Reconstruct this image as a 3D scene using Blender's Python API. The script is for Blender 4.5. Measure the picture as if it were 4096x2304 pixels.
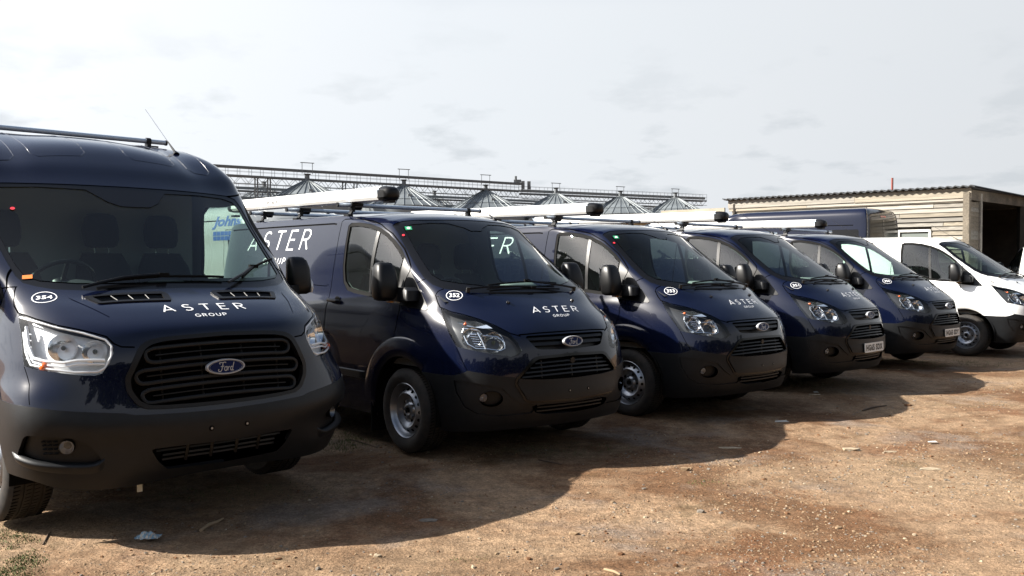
import bpy, bmesh, math, random
import numpy as np
from mathutils import Vector, Matrix, geometry
from mathutils.bvhtree import BVHTree
R = math.radians
scene = bpy.context.scene
for o in list(bpy.data.objects): bpy.data.objects.remove(o)
COL = scene.collection

# ------------------------------------------------------------------ camera
cam_d = bpy.data.cameras.new('camera')
cam_d.sensor_width = 36.0
cam_d.lens = 36.0 * 3726.5 / 4096.0
cam_d.clip_end = 3000
cam_d.clip_start = 0.05
cam = bpy.data.objects.new('camera', cam_d)
COL.objects.link(cam)
cam.location = (0, 0, 1.538)
cam.rotation_euler = (R(90) - 0.02697, 0, 0)
scene.camera = cam

# ------------------------------------------------------------------ light
SUN_EL = R(35.2)
SUN_DIR = Vector((-1.416, -0.093, 1.0)).normalized()      # towards the sun
sun_d = bpy.data.lights.new('sun', 'SUN')
sun_d.energy = 5.0
sun_d.angle = R(0.55)
sun_d.color = (1.0, 0.94, 0.85)
sun = bpy.data.objects.new('sun', sun_d)
COL.objects.link(sun)
sun.rotation_euler = SUN_DIR.to_track_quat('Z', 'Y').to_euler()
sun.location = (-40, -5, 40)

world = bpy.data.worlds.new('World')
scene.world = world
world.use_nodes = True
def build_world():
    nt = world.node_tree; nt.nodes.clear()
    N = nt.nodes.new; K = nt.links.new
    out = N('ShaderNodeOutputWorld'); bg = N('ShaderNodeBackground')
    sky = N('ShaderNodeTexSky'); sky.sky_type = 'NISHITA'; sky.sun_disc = False
    sky.sun_elevation = SUN_EL; sky.sun_rotation = math.atan2(SUN_DIR.x, SUN_DIR.y)
    sky.dust_density = 1.0; sky.air_density = 1.0; sky.altitude = 60
    tc = N('ShaderNodeTexCoord')
    sep = N('ShaderNodeSeparateXYZ'); K(tc.outputs['Generated'], sep.inputs[0])
    def math_(op, a, b=None, clamp=False):
        n = N('ShaderNodeMath'); n.operation = op; n.use_clamp = clamp
        for i, v in enumerate((a, b)):
            if v is None: continue
            if isinstance(v, (int, float)): n.inputs[i].default_value = v
            else: K(v, n.inputs[i])
        return n.outputs[0]
    def vec_(op, a, b):
        n = N('ShaderNodeVectorMath'); n.operation = op
        for i, v in enumerate((a, b)):
            if isinstance(v, tuple): n.inputs[i].default_value = v
            else: K(v, n.inputs[i])
        return n.outputs[0]
    def ramp(fac, pts):
        n = N('ShaderNodeValToRGB'); K(fac, n.inputs[0]); el = n.color_ramp.elements
        while len(el) < len(pts): el.new(0.5)
        for e, (p, c) in zip(el, pts):
            e.position = p; e.color = (c, c, c, 1) if not isinstance(c, tuple) else (*c, 1)
        return n.outputs[0]
    def mix(fac, a, b, mode='MIX'):
        n = N('ShaderNodeMix'); n.data_type = 'RGBA'; n.blend_type = mode
        if isinstance(fac, (int, float)): n.inputs[0].default_value = fac
        else: K(fac, n.inputs[0])
        for i, v in ((6, a), (7, b)):
            if isinstance(v, tuple): n.inputs[i].default_value = (*v, 1)
            else: K(v, n.inputs[i])
        return n.outputs[2]
    z = sep.outputs['Z']
    zc = math_('MAXIMUM', z, 0.0)
    # a cloud deck seen in perspective: project the direction on a plane high above
    h = math_('ADD', zc, 0.22)
    px = math_('DIVIDE', sep.outputs['X'], h); py = math_('DIVIDE', sep.outputs['Y'], h)
    cmb = N('ShaderNodeCombineXYZ'); K(px, cmb.inputs[0]); K(py, cmb.inputs[1])
    no = N('ShaderNodeTexNoise'); no.inputs['Scale'].default_value = 3.3; no.inputs['Detail'].default_value = 9
    no.inputs['Roughness'].default_value = 0.56; no.inputs['Distortion'].default_value = 0.05
    K(vec_('ADD', cmb.outputs[0], (3.1, 1.7, 0.0)), no.inputs['Vector'])
    cum = ramp(no.outputs['Fac'], [(0.54, 0.0), (0.66, 1.0)])              # darker broken cumulus
    no2 = N('ShaderNodeTexNoise'); no2.inputs['Scale'].default_value = 0.55; no2.inputs['Detail'].default_value = 5
    K(vec_('ADD', cmb.outputs[0], (8.0, 2.0, 4.0)), no2.inputs['Vector'])
    veil = ramp(no2.outputs['Fac'], [(0.35, 0.0), (0.7, 1.0)])             # thin bright veil
    # haze brightens the low sky; it is thinner overhead
    hz = ramp(zc, [(0.0, 1.0), (0.26, 0.98), (0.36, 0.66), (0.50, 0.28), (0.72, 0.08), (1.0, 0.02)])
    sk = mix(1.0, sky.outputs[0], (SKY_K * .8, SKY_K * .8, SKY_K * .8), 'MULTIPLY')
    white = mix(1.0, HAZE_C, (1.0, 1.0, 1.0), 'MULTIPLY')
    white = mix(math_('MULTIPLY', veil, 0.5), white, (0.300, 0.305, 0.314))
    c = mix(hz, sk, white)
    band = ramp(zc, [(0.0, 0.8), (0.06, 1.0), (0.13, 0.9), (0.18, 0.45), (0.24, 0.15), (0.42, 0.08), (1.0, 0.0)])
    # thin cloud scatters forward: the sky is far brighter round the sun
    dt = N('ShaderNodeVectorMath'); dt.operation = 'DOT_PRODUCT'; K(tc.outputs['Generated'], dt.inputs[0]); dt.inputs[1].default_value = SUN_DIR
    ds = math_('MAXIMUM', dt.outputs['Value'], 0.0)
    glow = math_('ADD', math_('MULTIPLY', math_('POWER', ds, 3.0), 0.22), math_('MULTIPLY', math_('POWER', ds, 14.0), 0.8))
    side = math_('ADD', math_('MULTIPLY', math_('ADD', dt.outputs['Value'], 1.0), 0.34), 0.66)
    c = mix(1.0, c, side, 'MULTIPLY')
    gl = mix(1.0, (1.0, 0.97, 0.93), glow, 'MULTIPLY')
    c = mix(1.0, c, gl, 'ADD')
    dark = math_('MULTIPLY', math_('MULTIPLY', cum, band), 0.55)
    c = mix(dark, c, (0.190, 0.206, 0.220))
    K(c, bg.inputs[0]); bg.inputs[1].default_value = 1.0
    K(bg.outputs[0], out.inputs[0])
SKY_K = 0.05
HAZE_F = 0.86
HAZE_C = (0.280, 0.294, 0.309)
build_world()
vs = scene.view_settings
vs.view_transform = 'Standard'; vs.look = 'None'; vs.gamma = 1.0; vs.exposure = 1.58; vs.use_curve_mapping = False
scene.render.engine = 'CYCLES'
scene.cycles.max_bounces = 8
scene.cycles.transparent_max_bounces = 16
scene.cycles.caustics_reflective = False
scene.cycles.caustics_refractive = False
scene.cycles.sample_clamp_indirect = 6.0

# ------------------------------------------------------------------ materials
MATS = {}
def mat(name, col, rough=0.5, metal=0.0, coat=0.0, spec=0.5, noise=0.0, nscale=8.0, bump=0.0, bscale=40.0, emit=0.0, dust=0.0, dustcol=(0.30, 0.21, 0.14)):
    if name in MATS: return MATS[name]
    m = bpy.data.materials.new(name); m.use_nodes = True
    nt = m.node_tree; b = nt.nodes['Principled BSDF']; N = nt.nodes.new; K = nt.links.new
    b.inputs['Base Color'].default_value = (*col, 1); b.inputs['Roughness'].default_value = rough
    b.inputs['Metallic'].default_value = metal; b.inputs['Coat Weight'].default_value = coat
    b.inputs['Coat Roughness'].default_value = 0.03; b.inputs['Coat IOR'].default_value = 1.40; b.inputs['Specular IOR Level'].default_value = spec
    tc = N('ShaderNodeTexCoord')
    last = None
    if noise > 0:
        n = N('ShaderNodeTexNoise'); n.inputs['Scale'].default_value = nscale; n.inputs['Detail'].default_value = 6
        K(tc.outputs['Object'], n.inputs['Vector'])
        r = N('ShaderNodeMapRange'); r.inputs[3].default_value = 1 - noise; r.inputs[4].default_value = 1 + noise
        r.inputs[1].default_value = 0.3; r.inputs[2].default_value = 0.7
        K(n.outputs['Fac'], r.inputs[0])
        x = N('ShaderNodeMix'); x.data_type = 'RGBA'; x.blend_type = 'MULTIPLY'; x.inputs[0].default_value = 1
        x.inputs[6].default_value = (*col, 1); K(r.outputs[0], x.inputs[7]); last = x.outputs[2]
    if dust > 0:
        n = N('ShaderNodeTexNoise'); n.inputs['Scale'].default_value = 5.0; n.inputs['Detail'].default_value = 8
        n.inputs['Roughness'].default_value = 0.7
        K(tc.outputs['Object'], n.inputs['Vector'])
        r = N('ShaderNodeMapRange'); r.inputs[1].default_value = 0.42; r.inputs[2].default_value = 0.78
        r.inputs[3].default_value = 0; r.inputs[4].default_value = dust
        K(n.outputs['Fac'], r.inputs[0])
        x = N('ShaderNodeMix'); x.data_type = 'RGBA'; K(r.outputs[0], x.inputs[0])
        if last is not None: K(last, x.inputs[6])
        else: x.inputs[6].default_value = (*col, 1)
        x.inputs[7].default_value = (*dustcol, 1); last = x.outputs[2]
    if last is not None: K(last, b.inputs['Base Color'])
    if bump > 0:
        n = N('ShaderNodeTexNoise'); n.inputs['Scale'].default_value = bscale; n.inputs['Detail'].default_value = 5
        K(tc.outputs['Object'], n.inputs['Vector'])
        bp = N('ShaderNodeBump'); bp.inputs['Strength'].default_value = bump; bp.inputs['Distance'].default_value = 0.02
        K(n.outputs['Fac'], bp.inputs['Height']); K(bp.outputs[0], b.inputs['Normal'])
    if emit > 0:
        b.inputs['Emission Color'].default_value = (*col, 1); b.inputs['Emission Strength'].default_value = emit
    MATS[name] = m
    return m
def glass(name, tint, refl=1.0, ior=1.45, rough=0.0, film=0.0, filmcol=(0.3, 0.26, 0.2)):
    """thin pane: clear tinted transmission with a Fresnel reflection, a little dust film"""
    if name in MATS: return MATS[name]
    m = bpy.data.materials.new(name); m.use_nodes = True
    nt = m.node_tree; nt.nodes.clear(); N = nt.nodes.new; K = nt.links.new
    out = N('ShaderNodeOutputMaterial'); t = N('ShaderNodeBsdfTransparent'); g = N('ShaderNodeBsdfGlossy')
    t.inputs[0].default_value = (*tint, 1); g.inputs['Roughness'].default_value = rough
    lw = N('ShaderNodeLayerWeight')                       # Schlick, the same from both sides of the pane
    pw = N('ShaderNodeMath'); pw.operation = 'POWER'; K(lw.outputs['Facing'], pw.inputs[0]); pw.inputs[1].default_value = 4.5
    f = N('ShaderNodeMapRange'); r0 = ((ior - 1) / (ior + 1)) ** 2 * (1.9 if ior > 1.5 else 1.1)
    f.inputs[3].default_value = r0; f.inputs[4].default_value = 1.0; K(pw.outputs[0], f.inputs[0])
    mx = N('ShaderNodeMixShader'); K(f.outputs[0], mx.inputs[0]); K(t.outputs[0], mx.inputs[1]); K(g.outputs[0], mx.inputs[2])
    last = mx.outputs[0]
    if film > 0:
        d = N('ShaderNodeBsdfDiffuse'); d.inputs[0].default_value = (*filmcol, 1)
        tc = N('ShaderNodeTexCoord'); n = N('ShaderNodeTexNoise'); n.inputs['Scale'].default_value = 3.5
        n.inputs['Detail'].default_value = 8; n.inputs['Roughness'].default_value = 0.65
        K(tc.outputs['Object'], n.inputs['Vector'])
        r = N('ShaderNodeMapRange'); r.inputs[1].default_value = 0.35; r.inputs[2].default_value = 0.85
        r.inputs[3].default_value = film * 0.25; r.inputs[4].default_value = film
        K(n.outputs['Fac'], r.inputs[0])
        m2 = N('ShaderNodeMixShader'); K(r.outputs[0], m2.inputs[0]); K(last, m2.inputs[1]); K(d.outputs[0], m2.inputs[2])
        last = m2.outputs[0]
    K(last, out.inputs[0]); MATS[name] = m
    return m
# ------------------------------------------------------------------ object helpers
def link(name, me, parent=None, **props):
    o = bpy.data.objects.new(name, me); COL.objects.link(o)
    if parent is not None: o.parent = parent
    for k, v in props.items(): o[k] = v
    return o
def thing(name, label, cat, loc=(0, 0, 0), rz=0.0, group=None):
    o = bpy.data.objects.new(name, None); COL.objects.link(o)
    o.empty_display_size = 0.3
    o.location = loc; o.rotation_euler = (0, 0, rz)
    o['label'] = label; o['category'] = cat
    if group: o['group'] = group
    return o
def tag(o, label, cat, group=None):
    o['label'] = label; o['category'] = cat
    if group: o['group'] = group
    return o
def pydata(name, V, F, mats, smooth=False, fm=None, angle=None):
    me = bpy.data.meshes.new(name)
    me.from_pydata([tuple(v) for v in V], [], F)
    for m in (mats if isinstance(mats, (list, tuple)) else [mats]): me.materials.append(m)
    if fm is not None: me.polygons.foreach_set('material_index', fm)
    if smooth: me.polygons.foreach_set('use_smooth', [True] * len(me.polygons))
    me.update()
    if angle is not None: me.set_sharp_from_angle(angle=R(angle))
    return me
class MB:
    """collects simple solids into one mesh"""
    def __init__(s): s.V = []; s.F = []; s.M = []
    def add(s, V, F, m=0):
        k = len(s.V); s.V += [tuple(v) for v in V]; s.F += [tuple(i + k for i in f) for f in F]; s.M += [m] * len(F)
    def box(s, c, d, m=0, rot=None):
        x, y, z = [q / 2 for q in d]
        V = [Vector((a * x, b * y, e * z)) for a in (-1, 1) for b in (-1, 1) for e in (-1, 1)]
        if rot is not None: V = [rot @ v for v in V]
        c = Vector(c); s.add([v + c for v in V], [(0, 1, 3, 2), (4, 6, 7, 5), (0, 4, 5, 1), (2, 3, 7, 6), (0, 2, 6, 4), (1, 5, 7, 3)], m)
    def bar(s, a, b, r, n=8, m=0, r2=None, cap=True):
        a = Vector(a); b = Vector(b); d = (b - a)
        if d.length < 1e-6: return
        q = d.to_track_quat('Z', 'Y'); r2 = r if r2 is None else r2
        V = []
        for p, rr in ((a, r), (b, r2)):
            for i in range(n):
                t = 2 * math.pi * i / n + math.pi / n
                V.append(p + q @ Vector((rr * math.cos(t), rr * math.sin(t), 0)))
        F = [(i, (i + 1) % n, n + (i + 1) % n, n + i) for i in range(n)]
        if cap: F += [tuple(range(n - 1, -1, -1)), tuple(range(n, 2 * n))]
        s.add(V, F, m)
    def beam(s, a, b, w, h, m=0):
        a = Vector(a); b = Vector(b); d = b - a; L = d.length
        q = d.to_track_quat('X', 'Z').to_matrix()
        s.box((a + b) / 2, (L, w, h), m, q)
    def tube(s, pts, r, n=8, m=0, cap=True):
        pts = [Vector(p) for p in pts]; rings = []
        up = Vector((0, 0, 1))
        for i, p in enumerate(pts):
            d = (pts[min(i + 1, len(pts) - 1)] - pts[max(i - 1, 0)]).normalized()
            a = d.cross(up)
            if a.length < 1e-3: a = d.cross(Vector((0, 1, 0)))
            a.normalize(); b = a.cross(d); rr = r[i] if isinstance(r, (list, tuple)) else r
            rings.append([p + a * rr * math.cos(2 * math.pi * k / n) + b * rr * math.sin(2 * math.pi * k / n) for k in range(n)])
        V = [v for g in rings for v in g]
        F = [(i * n + k, i * n + (k + 1) % n, (i + 1) * n + (k + 1) % n, (i + 1) * n + k) for i in range(len(pts) - 1) for k in range(n)]
        if cap: F += [tuple(range(n - 1, -1, -1)), tuple((len(pts) - 1) * n + k for k in range(n))]
        s.add(V, F, m)
    def lathe(s, prof, n=32, axis='Y', c=(0, 0, 0), m=0, sgn=1):
        """prof: (radius, offset along axis)"""
        c = Vector(c); V = []
        for r, h in prof:
            for i in range(n):
                t = 2 * math.pi * i / n; a, b = r * math.cos(t), r * math.sin(t)
                v = Vector((a, h * sgn, b)) if axis == 'Y' else (Vector((h * sgn, a, b)) if axis == 'X' else Vector((a, b, h * sgn)))
                V.append(c + v)
        F = [(j * n + i, j * n + (i + 1) % n, (j + 1) * n + (i + 1) % n, (j + 1) * n + i) for j in range(len(prof) - 1) for i in range(n)]
        s.add(V, F, m)
    def mesh(s, name, mats, smooth=False, angle=35, fix=True):
        me = pydata(name, s.V, s.F, mats, smooth, s.M)
        if fix:
            bm = bmesh.new(); bm.from_mesh(me); bmesh.ops.recalc_face_normals(bm, faces=bm.faces[:]); bm.to_mesh(me); bm.free()
        if smooth: me.set_sharp_from_angle(angle=R(angle))
        return me
    def obj(s, name, mats, parent=None, smooth=False, angle=35, **p):
        return link(name, s.mesh(name, mats, smooth, angle), parent, **p)

# ------------------------------------------------------------------ van body surfaces
# rows run from the bumper lip to the roof spine; columns from the centre of the front round to the rear
XS = [-0.25, -0.7, -1.25, -2.1, -3.0]
def side_cols(w, z, c8=None, rear=-3.96, wz=None):
    """columns 8..16 of a row: along the side and round the rear"""
    xs = c8 if c8 else XS
    out = [(x, w, z) for x in xs]
    out += [(rear + .36, w - .005, z), (rear + .06, w - .09, z), (rear, w * .5, z), (rear - .01, 0, z)]
    return out
CUSTOM_ROWS = [
 [(.93,0,.27),(.92,.22,.27),(.885,.42,.268),(.82,.60,.262),(.74,.73,.255),(.65,.81,.25),(.50,.87,.24),(.20,.905,.245)] + side_cols(.915,.25),
 [(.965,0,.345),(.955,.22,.345),(.92,.42,.343),(.855,.60,.34),(.775,.74,.337),(.675,.83,.335),(.52,.895,.345),(.20,.93,.355)] + side_cols(.94,.36),
 [(1.0,0,.47),(.99,.22,.47),(.955,.42,.47),(.885,.60,.47),(.80,.74,.47),(.695,.84,.475),(.535,.905,.48),(.2,.945,.495)] + side_cols(.955,.50),
 [(.995,0,.60),(.985,.22,.60),(.95,.42,.60),(.885,.60,.605),(.80,.745,.61),(.69,.845,.615),(.535,.91,.62),(.2,.955,.63)] + side_cols(.963,.63),
 [(.985,0,.715),(.975,.22,.715),(.945,.42,.72),(.88,.60,.72),(.79,.745,.72),(.675,.845,.725),(.52,.905,.73),(.2,.955,.74)] + side_cols(.965,.74),
 [(.97,0,.81),(.96,.22,.81),(.93,.42,.815),(.865,.60,.82),(.77,.745,.825),(.645,.842,.83),(.49,.90,.84),(.2,.95,.85)] + side_cols(.965,.85),
 [(.95,0,.895),(.94,.22,.895),(.91,.42,.90),(.835,.60,.91),(.735,.74,.925),(.61,.832,.94),(.455,.885,.95),(.2,.93,.955)] + side_cols(.962,.95),
 [(.905,0,.985),(.895,.22,.985),(.868,.42,.985),(.785,.60,1.0),(.68,.735,1.02),(.555,.82,1.035),(.42,.865,1.045),(.17,.912,1.045)] + side_cols(.952,1.045),
 [(.80,0,1.085),(.795,.22,1.085),(.76,.42,1.08),(.68,.60,1.085),(.585,.725,1.095),(.475,.80,1.11),(.35,.848,1.12),(.13,.89,1.125)] + side_cols(.94,1.125),
 [(.66,0,1.182),(.655,.22,1.182),(.62,.42,1.178),(.545,.60,1.18),(.46,.71,1.187),(.375,.782,1.19),(.27,.828,1.195),(.08,.866,1.195)] + side_cols(.915,1.20),
 [(.52,0,1.272),(.51,.22,1.274),(.475,.42,1.282),(.405,.60,1.292),(.33,.71,1.298),(.25,.785,1.295),(.15,.825,1.285),(0,.853,1.275)] + side_cols(.893,1.28,[-.3,-.7,-1.25,-2.1,-3.0]),
 [(.21,0,1.49),(.20,.22,1.49),(.165,.42,1.487),(.095,.60,1.478),(.025,.735,1.466),(-.025,.797,1.457),(-.10,.822,1.45),(-.3,.845,1.455)] + side_cols(.866,1.465,[-.56,-.9,-1.35,-2.1,-3.0]),
 [(-.10,0,1.70),(-.11,.22,1.698),(-.145,.42,1.69),(-.20,.58,1.676),(-.255,.70,1.66),(-.30,.757,1.648),(-.37,.785,1.638),(-.55,.813,1.645)] + side_cols(.833,1.655,[-.8,-1.07,-1.45,-2.1,-3.0]),
 [(-.42,0,1.90),(-.425,.22,1.896),(-.45,.42,1.885),(-.48,.56,1.872),(-.51,.67,1.855),(-.55,.722,1.838),(-.63,.752,1.822),(-.8,.78,1.828)] + side_cols(.797,1.84,[-1.0,-1.25,-1.6,-2.15,-3.0]),
 [(-.60,0,1.955),(-.605,.22,1.95),(-.62,.42,1.94),(-.645,.54,1.928),(-.67,.64,1.91),(-.71,.69,1.893),(-.79,.722,1.885),(-.95,.752,1.905)] + side_cols(.772,1.925,[-1.15,-1.4,-1.7,-2.2,-3.0]),
 [(-.85,0,1.985),(-.855,.2,1.98),(-.86,.36,1.975),(-.88,.48,1.966),(-.90,.57,1.953),(-.93,.63,1.945),(-1.0,.665,1.942),(-1.15,.70,1.95)] + side_cols(.72,1.963,[-1.35,-1.6,-1.85,-2.3,-3.0],-3.9),
 [(-1.15,0,1.998),(-1.15,.1,1.997),(-1.155,.2,1.995),(-1.16,.28,1.99),(-1.17,.34,1.987),(-1.19,.38,1.985),(-1.25,.4,1.985),(-1.4,.4,1.99)] + side_cols(.4,1.993,[-1.6,-1.8,-2.05,-2.4,-3.0],-3.8),
 [(x,0,2.003) for x in (-1.35,-1.36,-1.37,-1.385,-1.40,-1.42,-1.46,-1.55,-1.7,-1.9,-2.15,-2.5,-3.0,-3.4,-3.6,-3.7,-3.72)],
]
def tsc(w, z, c8=None, rear=-4.95): 
    xs = c8 if c8 else [-.28,-.75,-1.35,-2.4,-3.6]
    return [(x, w, z) for x in xs] + [(rear + .14, w - .008, z), (rear + .015, w - .10, z), (rear - .01, w * .5, z), (rear - .015, 0, z)]
TRANSIT_ROWS = [
 [(.96,0,.302),(.955,.25,.298),(.935,.48,.283),(.89,.68,.280),(.80,.84,.296),(.69,.945,.340),(.53,.995,.355),(.2,1.0,.35)] + tsc(1.0,.28),
 [(1.01,0,.375),(1.0,.25,.373),(.975,.48,.368),(.93,.68,.370),(.84,.85,.385),(.725,.968,.415),(.55,1.012,.425),(.2,1.008,.42)] + tsc(1.01,.39),
 [(1.045,0,.50),(1.04,.25,.50),(1.008,.48,.50),(.945,.68,.50),(.855,.86,.505),(.742,.978,.51),(.565,1.027,.515),(.2,1.02,.515)] + tsc(1.02,.51),
 [(1.052,0,.61),(1.05,.25,.61),(1.028,.48,.61),(.98,.68,.615),(.895,.87,.63),(.772,1.0,.645),(.58,1.037,.655),(.2,1.02,.65)] + tsc(1.022,.63),
 [(1.03,0,.72),(1.025,.25,.72),(1.005,.48,.72),(.955,.68,.73),(.87,.862,.755),(.75,.985,.785),(.57,1.027,.79),(.2,1.022,.76)] + tsc(1.023,.74),
 [(1.01,0,.85),(1.005,.25,.85),(.985,.48,.85),(.93,.68,.86),(.835,.845,.875),(.70,.952,.89),(.54,1.0,.89),(.2,1.015,.87)] + tsc(1.022,.86),
 [(1.0,0,.97),(.995,.25,.97),(.975,.48,.97),(.91,.68,.975),(.805,.835,.985),(.665,.938,.99),(.505,.985,.99),(.2,1.005,.98)] + tsc(1.018,.97),
 [(.975,0,1.07),(.97,.25,1.07),(.945,.48,1.07),(.87,.68,1.075),(.76,.825,1.08),(.61,.925,1.085),(.45,.972,1.085),(.17,.99,1.08)] + tsc(1.01,1.07),
 [(.93,0,1.15),(.92,.25,1.15),(.89,.48,1.15),(.80,.68,1.16),(.695,.815,1.172),(.555,.905,1.185),(.40,.955,1.185),(.13,.975,1.17)] + tsc(1.0,1.16),
 [(.76,0,1.245),(.75,.25,1.245),(.72,.48,1.245),(.64,.68,1.25),(.56,.80,1.26),(.45,.885,1.267),(.31,.935,1.27),(.08,.962,1.26)] + tsc(.985,1.25),
 [(.52,0,1.345),(.515,.25,1.345),(.485,.48,1.348),(.425,.66,1.355),(.345,.79,1.365),(.26,.89,1.37),(.16,.94,1.362),(-.03,.965,1.355)] + tsc(.985,1.35,[-.4,-.8,-1.35,-2.4,-3.6]),
 [(.22,0,1.57),(.215,.25,1.57),(.185,.48,1.567),(.13,.67,1.562),(.05,.84,1.555),(-.01,.945,1.55),(-.08,.98,1.545),(-.25,.99,1.55)] + tsc(.995,1.56,[-.6,-1.0,-1.45,-2.4,-3.6]),
 [(-.10,0,1.82),(-.105,.25,1.82),(-.135,.48,1.815),(-.185,.67,1.808),(-.255,.865,1.80),(-.315,.968,1.79),(-.38,.993,1.785),(-.52,.995,1.79)] + tsc(.992,1.80,[-.8,-1.15,-1.5,-2.4,-3.6]),
 [(-.39,0,2.05),(-.395,.25,2.048),(-.42,.48,2.04),(-.455,.67,2.03),(-.51,.90,2.022),(-.565,.99,2.016),(-.63,1.010,2.01),(-.78,1.008,2.01)] + tsc(.998,2.01,[-1.05,-1.3,-1.65,-2.4,-3.6]),
 [(-.56,0,2.20),(-.565,.25,2.197),(-.58,.48,2.185),(-.605,.66,2.165),(-.65,.875,2.182),(-.70,.966,2.176),(-.78,.990,2.172),(-.95,.988,2.185)] + tsc(.970,2.18,[-1.2,-1.45,-1.75,-2.4,-3.6]),
 [(-.80,0,2.35),(-.805,.23,2.345),(-.82,.44,2.33),(-.845,.60,2.31),(-.885,.80,2.33),(-.94,.89,2.322),(-1.02,.925,2.318),(-1.2,.93,2.335)] + tsc(.912,2.34,[-1.4,-1.65,-1.95,-2.5,-3.6],-4.9),
 [(-1.2,0,2.44),(-1.2,.18,2.437),(-1.21,.34,2.43),(-1.22,.53,2.428),(-1.25,.66,2.424),(-1.29,.73,2.42),(-1.37,.75,2.42),(-1.55,.75,2.425)] + tsc(.74,2.43,[-1.75,-1.95,-2.2,-2.7,-3.6],-4.8),
 [(x,0,2.46) for x in (-1.5,-1.52,-1.54,-1.56,-1.59,-1.62,-1.67,-1.76,-1.9,-2.1,-2.35,-2.8,-3.6,-4.2,-4.5,-4.6,-4.62)],
]
def cr(P, t):
    """Catmull-Rom along axis 0 of P (n,...) with ghost ends already added"""
    n = P.shape[0] - 3
    out = []
    for i in range(n):
        p0, p1, p2, p3 = P[i], P[i + 1], P[i + 2], P[i + 3]
        for u in (t if i < n - 1 else t + [1.0]):
            out.append(0.5 * ((2 * p1) + (-p0 + p2) * u + (2 * p0 - 5 * p1 + 4 * p2 - p3) * u * u + (-p0 + 3 * p1 - 3 * p2 + p3) * u ** 3))
    return np.array(out)
def dense_grid(rows, nr=5, nc=5):
    P = np.array(rows, float)                       # r, c, 3
    mir = np.array([1, -1, 1.0])
    g0 = P[:, 1] * mir; g1 = P[:, -2] * mir         # mirrored ghosts over the centre line
    Q = np.concatenate([g0[:, None], P, g1[:, None]], 1)
    Q = np.swapaxes(cr(np.swapaxes(Q, 0, 1), [i / nc for i in range(nc)]), 0, 1)
    Q[:, 0, 1] = 0; Q[:, -1, 1] = 0
    top = Q[-2] * mir
    Q = np.concatenate([(2 * Q[0] - Q[1])[None], Q, top[None]], 0)
    Q = cr(Q, [i / nr for i in range(nr)])
    Q[-1, :, 1] = 0
    return Q
def grid_mesh(rows, warp=None, nr=5, nc=5):
    """full body (both halves) as (verts, faces)"""
    G = dense_grid(rows, nr, nc)
    if warp: G = warp(G)
    nr_, nc_ = G.shape[:2]
    V = []; idx = {}
    def vid(i, j, s):
        if j in (0, nc_ - 1) or i == nr_ - 1: s = 1
        k = (i, j, s)
        if k not in idx:
            idx[k] = len(V); V.append((G[i, j, 0], G[i, j, 1] * s, G[i, j, 2]))
        return idx[k]
    F = []
    for s in (1, -1):
        for i in range(nr_ - 1):
            for j in range(nc_ - 1):
                f = [vid(i, j, s), vid(i, j + 1, s), vid(i + 1, j + 1, s), vid(i + 1, j, s)]
                f = [a for k, a in enumerate(f) if a != f[k - 1]]
                if len(f) >= 3: F.append(f if s > 0 else f[::-1])
    return V, F
# ------------------------------------------------------------------ cutting panels out of a body surface
def fillet(P, r=0.03, n=4):
    """round the corners of a closed outline"""
    P = [Vector(p) for p in P]; out = []
    for i, p in enumerate(P):
        a = P[i - 1] - p; b = P[(i + 1) % len(P)] - p
        ra = min(r, a.length * .45); rb = min(r, b.length * .45)
        p0 = p + a.normalized() * ra; p2 = p + b.normalized() * rb
        for k in range(n + 1):
            t = k / n; out.append(p0 * (1 - t) ** 2 + p * 2 * t * (1 - t) + p2 * t * t)
    return out
def mirror_y(P): return [(p[0], -p[1], p[2]) for p in P][::-1]
def basis(d):
    d = Vector(d).normalized(); up = Vector((0, 0, 1)) if abs(d.z) < .9 else Vector((1, 0, 0))
    u = up.cross(d).normalized(); return d, u, d.cross(u)
def inpoly(x, y, Q):
    r = False; j = len(Q) - 1
    for i in range(len(Q)):
        xi, yi = Q[i]; xj, yj = Q[j]
        if (yi > y) != (yj > y) and x < (xj - xi) * (y - yi) / (yj - yi) + xi: r = not r
        j = i
    return r
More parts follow.
